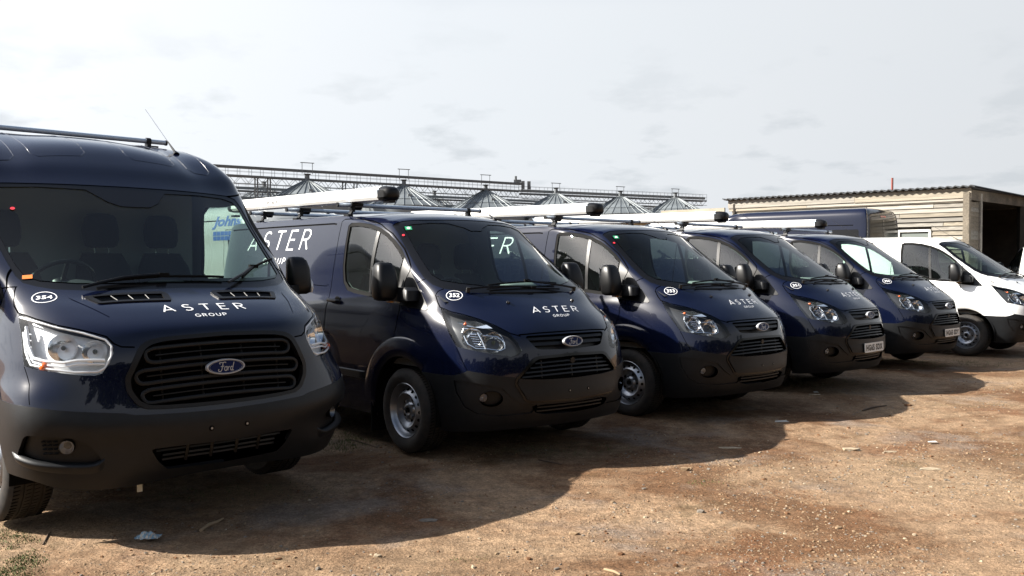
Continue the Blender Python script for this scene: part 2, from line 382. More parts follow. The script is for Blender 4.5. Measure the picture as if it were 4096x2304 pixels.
class Skin:
    """a dense smooth surface that panels are cut out of; panels keep the surface's own normals"""
    def __init__(s, V, F):
        s.bm = bmesh.new()
        vs_ = [s.bm.verts.new(v) for v in V]
        for f in F: s.bm.faces.new([vs_[i] for i in f])
        s.bm.normal_update()
        s.N0 = [v.normal.copy() for v in vs_]; s.V0 = [v.co.copy() for v in vs_]; s.F0 = F
        s.bvh = BVHTree.FromPolygons(s.V0, F)
        s.ids = ['body']; s.lay = s.bm.faces.layers.int.new('pid')
    def normal(s, p):
        h = s.bvh.find_nearest(p)
        f = s.F0[h[2]]; w = __import__('mathutils').interpolate.poly_3d_calc([s.V0[i] for i in f], h[0])
        n = Vector((0, 0, 0))
        for a, i in zip(w, f): n += s.N0[i] * a
        return n.normalized()
    def pid(s, n):
        if n not in s.ids: s.ids.append(n)
        return s.ids.index(n)
    def cut(s, outline, d, name, only=None, thr=0.03, test=None):
        bm, lay = s.bm, s.lay
        d, u, v = basis(d)
        Q = [(Vector(p).dot(u), Vector(p).dot(v)) for p in outline]
        x0, x1 = min(q[0] for q in Q) - .01, max(q[0] for q in Q) + .01
        y0, y1 = min(q[1] for q in Q) - .01, max(q[1] for q in Q) + .01
        okid = None if only is None else {s.pid(n) for n in only}
        def bb(f):
            a = [w.co.dot(u) for w in f.verts]; b = [w.co.dot(v) for w in f.verts]
            return min(a), max(a), min(b), max(b)
        cand = {}
        for f in bm.faces:
            if okid is not None and f[lay] not in okid: continue
            if f.normal.dot(d) < thr: continue
            if test and not test(f.calc_center_median()): continue
            b = bb(f)
            if b[1] < x0 or b[0] > x1 or b[3] < y0 or b[2] > y1: continue
            cand[f] = b
        n = len(Q)
        for i in range(n):
            (ax, ay), (bx, by) = Q[i], Q[(i + 1) % n]
            ex, ey = bx - ax, by - ay; L = math.hypot(ex, ey)
            if L < 1e-6: continue
            no = (u * ey - v * ex) / L
            lx, hx, ly, hy = min(ax, bx) - 1e-4, max(ax, bx) + 1e-4, min(ay, by) - 1e-4, max(ay, by) + 1e-4
            sub = [f for f, b in cand.items() if not (b[1] < lx or b[0] > hx or b[3] < ly or b[2] > hy)]
            if not sub: continue
            for f in sub: del cand[f]
            geom = set(sub)
            for f in sub:
                geom.update(f.edges); geom.update(f.verts)
            co = u * ax + v * ay
            r = bmesh.ops.bisect_plane(bm, geom=list(geom), dist=1e-6, plane_co=co, plane_no=no)
            for g in r['geom']:
                if isinstance(g, bmesh.types.BMFace): g.normal_update(); cand[g] = bb(g)
        k = s.pid(name); cnt = 0
        for f in cand:
            c = f.calc_center_median()
            if inpoly(c.dot(u), c.dot(v), Q): f[lay] = k; cnt += 1
        return cnt
    def ribbon(s, pts, w, d, name='gap', only=None, test=None, thr=.03):
        """a thin strip along an open line"""
        dd, u, v = basis(d); P = [Vector(p) for p in pts]; A = []; B = []
        for i, p in enumerate(P):
            t = P[min(i + 1, len(P) - 1)] - P[max(i - 1, 0)]
            n = dd.cross(t).normalized() * (w / 2); A.append(p + n); B.append(p - n)
        return s.cut(A + B[::-1], d, name, only, thr, test)
    def take(s, names, filt=None):
        ks = {s.pid(n) for n in names}
        return [f for f in s.bm.faces if f[s.lay] in ks and (filt is None or filt(f.calc_center_median()))]
    def emit(s, names, obname, m, parent, off=0.0, skirt=None, filt=None, flip=False, skirt_m=None, **props):
        fs = s.take(names, filt)
        if not fs: return None
        idx = {}; V = []; N = []; F = []; M = []
        def vid(v):
            if v not in idx:
                n = s.normal(v.co); idx[v] = len(V); V.append(v.co + n * off); N.append(-n if flip else n)
            return idx[v]
        fset = set(fs)
        for f in fs:
            q = [vid(v) for v in f.verts]; F.append(q[::-1] if flip else q); M.append(0)
        if skirt is not None:
            for f in fs:
                for l in f.loops:
                    if any(g is not f and g in fset for g in l.edge.link_faces): continue
                    a, b = l.vert, l.link_loop_next.vert
                    na, nb = s.normal(a.co), s.normal(b.co)
                    t = (b.co - a.co)
                    if t.length < 1e-7: continue
                    o = t.cross((na + nb) / 2).normalized()
                    if skirt > off: o = -o
                    k = len(V)
                    V += [a.co + na * off, b.co + nb * off, b.co + nb * skirt, a.co + na * skirt]; N += [o] * 4
                    F.append((k, k + 1, k + 2, k + 3) if skirt > off else (k + 1, k, k + 3, k + 2)); M.append(1 if skirt_m else 0)
        me = bpy.data.meshes.new(obname); me.from_pydata(V, [], F); me.materials.append(m)
        if skirt_m: me.materials.append(skirt_m); me.polygons.foreach_set('material_index', M)
        me.polygons.foreach_set('use_smooth', [True] * len(F)); me.update()
        me.normals_split_custom_set_from_vertices(N)
        return link(obname, me, parent, **props)
    def hit(s, p, d):
        """point of the surface met from outside along -d, with its normal"""
        d = Vector(d).normalized(); h = s.bvh.ray_cast(Vector(p) + d * 1.5, -d)
        if h[0] is None: return None
        return h[0], s.normal(h[0])
    def near(s, p):
        h = s.bvh.find_nearest(Vector(p)); return h[0], s.normal(h[0])

# ------------------------------------------------------------------ lettering
def arc(cx, cy, rx, ry, a0, a1, n=10):
    return [(cx + rx * math.cos(R(a0 + (a1 - a0) * i / n)), cy + ry * math.sin(R(a0 + (a1 - a0) * i / n))) for i in range(n + 1)]
GLY = {   # advance width, strokes on a unit-high letter
 'A': (.78, [[(.02, 0), (.39, 1), (.76, 0)], [(.14, .27), (.60, .27)]]),
 'S': (.60, [arc(.30, .745, .25, .255, 35, 250, 10) + arc(.30, .255, .26, .255, 75, -145, 12)]),
 'T': (.66, [[(.0, 1), (.66, 1)], [(.33, 1), (.33, 0)]]),
 'E': (.56, [[(.54, 1), (.02, 1), (.02, 0), (.54, 0)], [(.02, .52), (.46, .52)]]),
 'R': (.60, [[(.02, 0), (.02, 1), (.30, 1)] + arc(.32, .75, .25, .25, 90, -90, 8) + [(.02, .5)], [(.30, .5), (.60, 0)]]),
 'G': (.78, [arc(.42, .5, .40, .5, 45, 330, 16) + [(.80, .46), (.46, .46)]]),
 'O': (.84, [arc(.42, .5, .40, .5, 0, 360, 20)]),
 'U': (.70, [[(.03, 1), (.03, .35)] + arc(.35, .33, .32, .33, 180, 360, 10) + [(.67, 1)]]),
 'P': (.58, [[(.02, 0), (.02, 1), (.30, 1)] + arc(.32, .73, .25, .27, 90, -90, 8) + [(.02, .46)]]),
}
def stroke(P, w):
    P = [Vector(p) for p in P]; V = []
    for i, p in enumerate(P):
        a = (p - P[i - 1]).normalized() if i else None
        b = (P[i + 1] - p).normalized() if i < len(P) - 1 else None
        if a is None: t = b; k = 1
        elif b is None: t = a; k = 1
        else:
            t = a + b
            if t.length < 1e-4: t = a
            t.normalize(); k = 1 / max(.35, t.dot(a))
        n = Vector((-t.y, t.x)) * (w / 2) * k
        V += [p + n, p - n]
    return V, [(2 * i, 2 * i + 1, 2 * i + 3, 2 * i + 2) for i in range(len(P) - 1)]
def stroke_text(txt, w=.12, gap=.4, shear=0.0):
    V = []; F = []; x = 0
    for ch in txt:
        adv, st = GLY[ch]
        for s_ in st:
            v, f = stroke(s_, w); k = len(V)
            V += [(p.x + x + shear * p.y, p.y) for p in v]; F += [tuple(i + k for i in q) for q in f]
        x += adv + gap
    W = x - gap
    return V, F, W
def font_text(txt, shear=0.0, bold=0.0, spacing=1.0):
    cu = bpy.data.curves.new('lettering_curve', 'FONT'); cu.body = txt; cu.size = 1.0; cu.shear = shear; cu.offset = bold
    cu.space_character = spacing; cu.resolution_u = 3
    ob = bpy.data.objects.new('lettering_curve', cu)
    COL.objects.link(ob)
    dg = bpy.context.evaluated_depsgraph_get(); me = ob.evaluated_get(dg).to_mesh()
    V = [(v.co.x, v.co.y) for v in me.vertices]; F = [tuple(p.vertices) for p in me.polygons]
    ob.evaluated_get(dg).to_mesh_clear(); bpy.data.objects.remove(ob); bpy.data.curves.remove(cu)
    x0 = min(v[0] for v in V); y0 = min(v[1] for v in V); y1 = max(v[1] for v in V); h = y1 - y0
    V = [((v[0] - x0) / h, (v[1] - y0) / h) for v in V]
    return V, F, max(v[0] for v in V)
def decal(skin, VF, o, u, v, name, m, parent, off=.0025, **props):
    """flat print laid on a body surface: o + u*x + v*y cast on the skin"""
    V2, F = VF[0], VF[1]; o, u, v = Vector(o), Vector(u), Vector(v); n = u.cross(v).normalized()
    V = []; NN = []
    for x, y in V2:
        p = o + u * x + v * y; h = skin.hit(p, n) if skin else None
        if h is None: V.append(p); NN.append(n)
        else: V.append(h[0] + h[1] * off); NN.append(h[1])
    me = pydata(name, V, F, m, True)
    me.normals_split_custom_set_from_vertices(NN)
    return link(name, me, parent, **props)
def ellipse_ring(w=.10, n=36):
    V = []; F = []
    for i in range(n):
        t = 2 * math.pi * i / n
        for r in (1, 1 - w): V.append((.5 + .5 * r * math.cos(t), .5 + .5 * r * math.sin(t)))
    for i in range(n):
        j = (i + 1) % n; F.append((2 * i, 2 * j, 2 * j + 1, 2 * i + 1))
    return V, F
def merge2(*parts):
    V = []; F = []
    for (v, f, sx, sy, dx, dy) in parts:
        k = len(V); V += [(a * sx + dx, b * sy + dy) for a, b in v]; F += [tuple(i + k for i in q) for q in f]
    return V, F
def copy_tree(o, parent=None):
    c = o.copy(); COL.objects.link(c)
    if parent is not None: c.parent = parent
    for ch in list(o.children): copy_tree(ch, c)
    return c
# ------------------------------------------------------------------ materials of the vans
NAVY = mat('navy_paint', (0.0018, 0.0037, 0.0155), rough=0.22, coat=1.0, spec=0.12, dust=0.03, dustcol=(.04, .035, .03))
WHITE = mat('white_paint', (0.80, 0.81, 0.80), rough=0.3, coat=0.8)
PLAST = mat('grey_bumper_plastic', (0.0060, 0.0068, 0.0080), rough=0.42, spec=0.28, noise=.18, nscale=14, bump=.05, bscale=300, dust=.05, dustcol=(.035, .032, .03))
BLACKP = mat('black_plastic', (0.0045, 0.0045, 0.005), rough=0.40, spec=0.3)
GLOSSB = mat('gloss_black', (0.004, 0.004, 0.0045), rough=0.16, spec=.30)
RUBBER = mat('rubber_black', (0.006, 0.006, 0.006), rough=0.7, spec=.08)
DARK = mat('dark_void', (0.003, 0.003, 0.003), rough=0.9, spec=.1)
CHROME = mat('chrome', (0.82, 0.83, 0.84), rough=0.07, metal=1.0)
SATIN = mat('galvanised_bar', (0.46, 0.54, 0.63), rough=0.25, metal=.2)
STEEL = mat('wheel_steel', (0.30, 0.32, 0.35), rough=0.33, metal=.85, dust=.35, dustcol=(.10, .075, .05))
TYRE = mat('tyre_rubber', (0.010, 0.0092, 0.0085), rough=0.8, noise=.3, nscale=20, dust=.75, dustcol=(.05, .036, .024))
LIN = mat('cab_lining_grey', (0.24, 0.25, 0.24), rough=0.85)
SEATM = mat('seat_fabric', (0.007, 0.008, 0.010), rough=0.95, noise=.2, nscale=60)
DASHM = mat('dash_plastic', (0.03, 0.031, 0.032), rough=0.55, noise=.1, nscale=20)
BULK = mat('bulkhead_grey', (0.25, 0.26, 0.255), rough=0.8)
DECW = mat('white_vinyl', (0.85, 0.86, 0.87), rough=0.35)
LENS = glass('lamp_lens', (0.97, 0.98, 0.98), ior=1.45)
WSG = glass('windscreen_glass', (0.64, 0.76, 0.72), ior=1.45, film=.010, filmcol=(.2, .21, .2))
SDG = glass('side_glass', (0.55, 0.66, 0.61), ior=1.52, film=.008, filmcol=(.4, .42, .38))
LAMPIN = mat('lamp_housing_black', (0.035, 0.036, 0.038), rough=.25)
LAMPCH = mat('lamp_reflector', (0.86, 0.87, 0.88), rough=0.12, metal=1.0)
AMBER = mat('amber_bulb', (0.65, 0.12, 0.015), rough=.2, coat=.5)
AMBLENS = mat('amber_lens', (0.55, 0.25, 0.06), rough=.15, coat=.6)
CLEARW = mat('clear_ribbed', (0.55, 0.57, 0.58), rough=.15, metal=.3)
REDL = mat('red_lens', (0.35, 0.012, 0.012), rough=.12, coat=.7)
BLUEB = mat('badge_blue', (0.006, 0.013, 0.06), rough=.25, spec=.15)
PLATE = mat('plate_white', (0.72, 0.72, 0.68), rough=.45, noise=.06, nscale=12)
PLATET = mat('plate_black', (0.010, 0.010, 0.010), rough=.5)
BADGES = mat('badge_silver', (0.42, 0.43, 0.45), rough=.25, metal=.25)
GRNST = mat('sticker_green', (0.02, 0.27, 0.12), rough=.5)
REDST = mat('sticker_red', (0.75, 0.03, 0.05), rough=.5)
ORST = mat('sticker_orange', (0.80, 0.20, 0.03), rough=.5)
TUBEW = mat('tube_white', (0.82, 0.82, 0.80), rough=.35)
PAPER = mat('paper_white', (0.42, 0.40, 0.36), rough=.8)
BLUET = mat('blue_lettering', (0.02, 0.075, 0.28), rough=.5)

def wheel(parent, x, y, sgn, r=.343, rim=.222, w=.215, hubz=None):
    """road wheel: tyre and pressed steel rim; sgn = which side faces out"""
    hubz = r if hubz is None else hubz
    k = rim / .222
    g = thing('wheel', '', 'wheel'); del g['label']; del g['category']
    g.parent = parent; g.location = (x, y, hubz)
    key = ('tyre', r, w); 
    if key not in MESHC:
        m = MB(); a = r - rim
        prof = [(rim - .004, -.012), (rim + .002, .004), (rim + .012, .010), (rim + .35 * a, .022), (rim + .62 * a, .020), (rim + .82 * a, .008), (rim + .93 * a, -.008)]
        t0, t1 = -.014, -w + .014
        tread = [(r - .004, t0)]
        ng = 3
        for i in range(ng):
            c = t0 + (t1 - t0) * (i + 1) / (ng + 1)
            tread += [(r, c + .007), (r - .009, c + .005), (r - .009, c - .005), (r, c - .007)]
        tread += [(r - .004, t1)]
        inner = [(rim + .7 * a, -w - .012), (rim, -w)]
        m.lathe(prof + tread + inner, 72)
        # cross cuts of the shoulders: short dark ribs standing a hair proud of the tread edge
        me = m.mesh('tyre', [TYRE], True, 32)
        MESHC[key] = me
        m = MB()
        for i in range(84):
            t = 2 * math.pi * i / 84
            for o_, ww in ((t0 - .017, .035), (t1 + .017, .035), ((t0 + t1) / 2 - .022, .03), ((t0 + t1) / 2 + .022, .03)):
                q = Matrix.Rotation(-t, 3, 'Y')
                m.box(q @ Vector((0, o_, r - .0035)), (.0042, ww, .0085), 0, q @ Matrix.Rotation(R(12), 3, 'Z'))
        MESHC[key + ('s',)] = m.mesh('tread_cuts', [DARK])
        m = MB()
        m.lathe([(rim * 1.0, .004), (.2185 * k, .007), (.214 * k, .002), (.207 * k, -.018), (.197 * k, -.040), (.188 * k, -.048), (.180 * k, -.044), (.152 * k, -.016), (.140 * k, -.006), (.128 * k, -.010), (.108 * k, -.040), (.088 * k, -.050), (.068 * k, -.046), (.056 * k, -.028), (.040 * k, -.022), (.034 * k, -.026), (.001, -.026)], 48)
        m.lathe([(rim * .97, -.03), (rim * .95, -w)], 48)
        sl = math.atan2(.028, .028)
        for i in range(16):
            t = 2 * math.pi * i / 16; q = Matrix.Rotation(-t, 3, 'Y')
            V = []
            for j in range(12):
                a_ = 2 * math.pi * j / 12; aa = .014 * k * math.cos(a_); bb_ = .0145 * k * math.sin(a_)
                V.append(q @ Vector((aa, -.030 - bb_ * math.sin(sl) * 1.0 + .0035, .166 * k + bb_ * math.cos(sl))))
            m.add(V, [tuple(range(12))], 1)
        for i in range(5):
            t = 2 * math.pi * i / 5 + .3; c = Vector((.070 * k * math.sin(t), -.04, .070 * k * math.cos(t)))
            m.bar(c, c + Vector((0, .022, 0)), .0115, 6, 0)
            c = Vector((.088 * k * math.sin(t + .6), -.052, .088 * k * math.cos(t + .6)))
            m.bar(c, c + Vector((0, .008, 0)), .012, 10, 1)
        m.bar((0, -.03, 0), (0, -.012, 0), .022, 16, 1)
        me = m.mesh('rim', [STEEL, DARK], True, 40, fix=True); MESHC[key + ('r',)] = me
    for nm, kk in (('tyre', key), ('tread_cuts', key + ('s',)), ('rim', key + ('r',))):
        o = link(nm, MESHC[kk], g)
        if nm == 'tread_cuts': o['kind'] = 'stuff'
    if sgn > 0: g.rotation_euler = (0, 0, math.pi)
    return g
MESHC = {}

def loft(sections, n=20, e=3.2):
    """stack of superellipse sections: (z, cx, cy, rx, ry)"""
    V = []; F = []
    for (z, cx, cy, rx, ry) in sections:
        for i in range(n):
            t = 2 * math.pi * i / n; c, s = math.cos(t), math.sin(t)
            V.append((cx + rx * math.copysign(abs(c) ** (2 / e), c), cy + ry * math.copysign(abs(s) ** (2 / e), s), z))
    for j in range(len(sections) - 1):
        for i in range(n): F.append((j * n + i, j * n + (i + 1) % n, (j + 1) * n + (i + 1) % n, (j + 1) * n + i))
    F.append(tuple(range(n - 1, -1, -1))); F.append(tuple((len(sections) - 1) * n + i for i in range(n)))
    return V, F
def seat(parent, x, y, w=.46, z0=.78, ztop=1.42, rods=True):
    m = MB(); V, F = loft([(z0 - .1, x, y, .24, w / 2), (z0, x, y, .26, w / 2), (z0 + .06, x - .02, y, .22, w / 2 - .02)]); m.add(V, F)
    V, F = loft([(z0, x - .22, y, .07, w / 2 - .02), (z0 + .3, x - .27, y, .075, w / 2), (ztop - .12, x - .33, y, .06, w / 2 - .04), (ztop - .02, x - .36, y, .045, w / 2 - .09)]); m.add(V, F)
    s_ = m.obj('seat', [SEATM], parent, True)
    h = MB(); V, F = loft([(ztop + .02, x - .37, y, .03, .09), (ztop + .035, x - .37, y, .045, .112), (ztop + .08, x - .37, y, .055, .127), (ztop + .15, x - .375, y, .056, .13), (ztop + .20, x - .38, y, .052, .124), (ztop + .24, x - .38, y, .044, .11), (ztop + .262, x - .38, y, .032, .09), (ztop + .272, x - .38, y, .02, .06)], 28, 3.4); h.add(V, F)
    for dy in (-.05, .05): h.bar((x - .36, y + dy, ztop - .03), (x - .37, y + dy, ztop + .07), .006, 6, 1)
    h.obj('headrest', [SEATM, CHROME], s_, True)
    return s_
def steering_wheel(parent, c, tilt=62, r=.19):
    m = MB(); q = Matrix.Rotation(R(-tilt), 3, 'Y') ; c = Vector(c)
    ring = [c + q @ Vector((r * math.cos(2 * math.pi * i / 28), r * math.sin(2 * math.pi * i / 28), 0)) for i in range(29)]
    m.tube(ring, .014, 8)
    for a in (0, 120, 240):
        m.bar(c, c + q @ Vector((r * math.cos(R(a)), r * math.sin(R(a)), 0)), .014, 6)
    m.bar(c + q @ Vector((0, 0, -.05)), c + q @ Vector((0, 0, .02)), .06, 14)
    return m.obj('steering_wheel', [BLACKP], parent, True)
FORD_S = [ # loose script strokes, unit height
 [(.30, .80), (.22, .93), (.36, 1.0), (.62, .97), (.86, 1.02), (1.02, .94)],
 [(.66, .97), (.58, .62), (.48, .22), (.34, .02), (.14, .0), (.05, .14), (.14, .26)],
 [(.36, .52), (.58, .56), (.78, .56)],
 [(1.02, .50), (.88, .46), (.80, .26), (.86, .08), (1.0, .06), (1.10, .22), (1.10, .40), (1.02, .50), (1.20, .46)],
 [(1.26, .48), (1.24, .26), (1.18, .06)], [(1.22, .22), (1.34, .44), (1.46, .48)],
 [(1.78, .46), (1.62, .46), (1.54, .26), (1.58, .08), (1.70, .08), (1.80, .26)], [(2.0, .98), (1.86, .50), (1.76, .14), (1.80, .04), (1.92, .08)],
]
def badge(parent, c, hw, hh, tilt=8):
    q = Matrix.Rotation(R(-tilt), 3, 'Y'); c = Vector(c); n = 40
    m = MB(); V = []
    for (s_, x) in ((1.0, -.012), (1.0, .004), (.965, .010), (.915, .010), (.90, .006)):
        for i in range(n):
            t = 2 * math.pi * i / n; V.append(c + q @ Vector((x, s_ * hw * math.cos(t) * (1 if s_ > .95 else 1), (s_ if s_ > .99 else 1 - (1 - s_) * hw / hh * .7) * hh * math.sin(t))))
    F = [(j * n + i, j * n + (i + 1) % n, (j + 1) * n + (i + 1) % n, (j + 1) * n + i) for j in range(4) for i in range(n)]
    m.add(V, F, 0); m.add(V[4 * n:], [tuple(range(n))], 1)
    b = m.obj('badge', [BADGES, BLUEB], parent, True)
    V2 = []; F2 = []
    for st in FORD_S:
        P = [Vector(p) for p in st]; Pd = [tuple(Vector(p)) for p in smooth2(P, 4)]
        v, f = stroke(Pd, .095); k = len(V2); V2 += [(p.x, p.y) for p in v]; F2 += [tuple(i + k for i in g) for g in f]
    sc = hh * 1.12; W = 2.05
    V3 = [c + q @ Vector((.0075, (x - W / 2) * sc, (y - .5) * sc * 1.0)) for x, y in V2]
    link('script', pydata('script', V3, F2, BADGES), b)
    r2 = [c + q @ Vector((.0068, .845 * hw * math.cos(2 * math.pi * i / n), .79 * hh * math.sin(2 * math.pi * i / n))) for i in range(n + 1)]
    mm = MB(); mm.tube(r2, .0009, 4); mm.obj('oval_line', [BADGES], b)
    return b
def smooth2(P, k):
    out = []
    Q = [P[0] * 2 - P[1]] + list(P) + [P[-1] * 2 - P[-2]]
    for i in range(1, len(Q) - 2):
        for j in range(k):
            u = j / k; p0, p1, p2, p3 = Q[i - 1], Q[i], Q[i + 1], Q[i + 2]
            out.append(0.5 * ((2 * p1) + (p2 - p0) * u + (2 * p0 - 5 * p1 + 4 * p2 - p3) * u * u + (3 * p1 - p0 - 3 * p2 + p3) * u ** 3))
    out.append(P[-1]); return out
def on_skin(sk, pts, off, d=None, step=None):
    """points moved on to the surface and lifted by off"""
    P = [Vector(p) for p in pts]
    if step:
        Q = []
        for a, b in zip(P, P[1:]):
            n = max(1, int((b - a).length / step)); Q += [a.lerp(b, i / n) for i in range(n)]
        P = Q + [P[-1]]
    out = []
    for p in P:
        h = sk.hit(p, d) if d is not None else sk.near(p)
        if h is None: h = sk.near(p)
        out.append(h[0] + h[1] * off)
    return out
def strip_on(sk, rows, name, m, parent, smooth=True):
    """ribbon of quads on the skin; rows = list of lists of (point, offset) """
    V = []; n = len(rows[0])
    for r_ in rows:
        for p, off in r_:
            h = sk.near(p); V.append(h[0] + h[1] * off)
    F = [(j * n + i, j * n + i + 1, (j + 1) * n + i + 1, (j + 1) * n + i) for j in range(len(rows) - 1) for i in range(n - 1)]
    me = pydata(name, V, F, m, smooth)
    bm = bmesh.new(); bm.from_mesh(me); bmesh.ops.recalc_face_normals(bm, faces=bm.faces[:])
    c = sum((f.normal.dot(sk.normal(f.calc_center_median())) for f in bm.faces))
    if c < 0: bmesh.ops.reverse_faces(bm, faces=bm.faces[:])
    bm.to_mesh(me); bm.free()
    return link(name, me, parent)
def bowl(m, c, d, r, depth, mi, n=20, rings=5, sy=1.0):
    """concave reflector bowl opening along d"""
    c = Vector(c); d = Vector(d).normalized(); dd, u, v = basis(d)
    V = []
    for j in range(rings + 1):
        t = j / rings; rr = r * t; z = depth * (t * t - 1)
        for i in range(n):
            a = 2 * math.pi * i / n; V.append(c + u * rr * math.cos(a) + v * rr * sy * math.sin(a) + d * z)
    F = [(j * n + i, j * n + (i + 1) % n, (j + 1) * n + (i + 1) % n, (j + 1) * n + i) for j in range(rings) for i in range(n)]
    m.add(V, F, mi)
def roof_bar(parent, x, hw, z, clamps, zroof, r=.0185):
    m = MB(); m.bar((x, -hw + .012, z), (x, hw - .012, z), r, 16, 0)
    for s_ in (-1, 1): m.bar((x, s_ * (hw - .014), z), (x, s_ * hw, z), r * 1.16, 16, 1)
    b = m.obj('crossbar', [SATIN, BLACKP], parent, True)
    for y in clamps:
        for s_ in (-1, 1):
            f = MB(); yy = y * s_
            f.bar((x, yy - .018, z), (x, yy + .018, z), r * 1.4, 12, 0)
            f.box((x, yy, z - .035), (.05, .032, .05), 0)
            f.beam((x, yy, z - .04), (x - .005, yy + s_ * .035, zroof(yy + s_ * .04) - .01), .07, .014, 0)
            f.box((x, yy + s_ * .042, zroof(yy + s_ * .042) + .004), (.085, .05, .016), 0)
            for dx in (-.012, .012): f.bar((x + dx, yy + s_ * .014, z - .034), (x + dx, yy + s_ * .021, z - .034), .0065, 8, 1)
            f.obj('clamp', [BLACKP, CHROME], b)
    return b
# ------------------------------------------------------------------ the mid-size van (low roof)
def sym_front(P):
    """outline given for y>=0 from the top centre to the bottom centre -> closed symmetric outline (front view)"""
    return [(0, y, z) for y, z in P] + [(0, -y, z) for y, z in P[::-1] if abs(y) > 1e-6]
def side3(P, s=1): return [(x, s, z) for x, z in P]
HL_C = [(.338,-.818,1.172),(.425,-.848,1.08),(.513,-.860,.983),(.595,-.853,.893),(.706,-.79,.869),(.815,-.675,.84),(.885,-.555,.82),(.902,-.507,.827),(.909,-.468,.855),(.882,-.488,.92),(.83,-.524,.99),(.74,-.59,1.045),(.64,-.66,1.09),(.55,-.725,1.118),(.44,-.79,1.142)]
WIN_C = [(-1.085,1.85),(-.95,1.852),(-.80,1.834),(-.655,1.80),(-.53,1.752),(-.42,1.69),(-.31,1.617),(-.225,1.552),(-.212,1.40),(-.20,1.25),(-.40,1.258),(-.59,1.275),(-.82,1.296),(-.95,1.315),(-1.03,1.37),(-1.075,1.50),(-1.092,1.68)]
SUR_C = [(-1.12,1.86),(-1.075,1.884),(-.95,1.884),(-.79,1.865),(-.64,1.828),(-.51,1.777),(-.40,1.713),(-.295,1.641),(-.20,1.565),(-.18,1.40),(-.16,1.215),(-.40,1.224),(-.59,1.24),(-.85,1.262),(-.98,1.285),(-1.06,1.35),(-1.108,1.50),(-1.125,1.70)]
SAIL_C = [(-.212,1.57),(-.09,1.466),(.0,1.386),(.112,1.277),(.222,1.166),(.205,1.152),(.05,1.166),(-.12,1.186),(-.17,1.20),(-.185,1.40)]
DOOR_C = [(-1.235,.62),(-1.265,.90),(-1.275,1.25),(-1.268,1.55),(-1.262,1.78),(-1.252,1.90),(-1.21,1.922),(-1.0,1.918),(-.83,1.895),(-.66,1.858),(-.47,1.775),(-.27,1.64),(-.165,1.555),(-.10,1.495),(-.088,1.455),(-.115,1.385),(-.12,1.25),(-.095,1.15),(-.098,1.02),(-.14,.885),(-.20,.80)]
RIDE_Z = {}
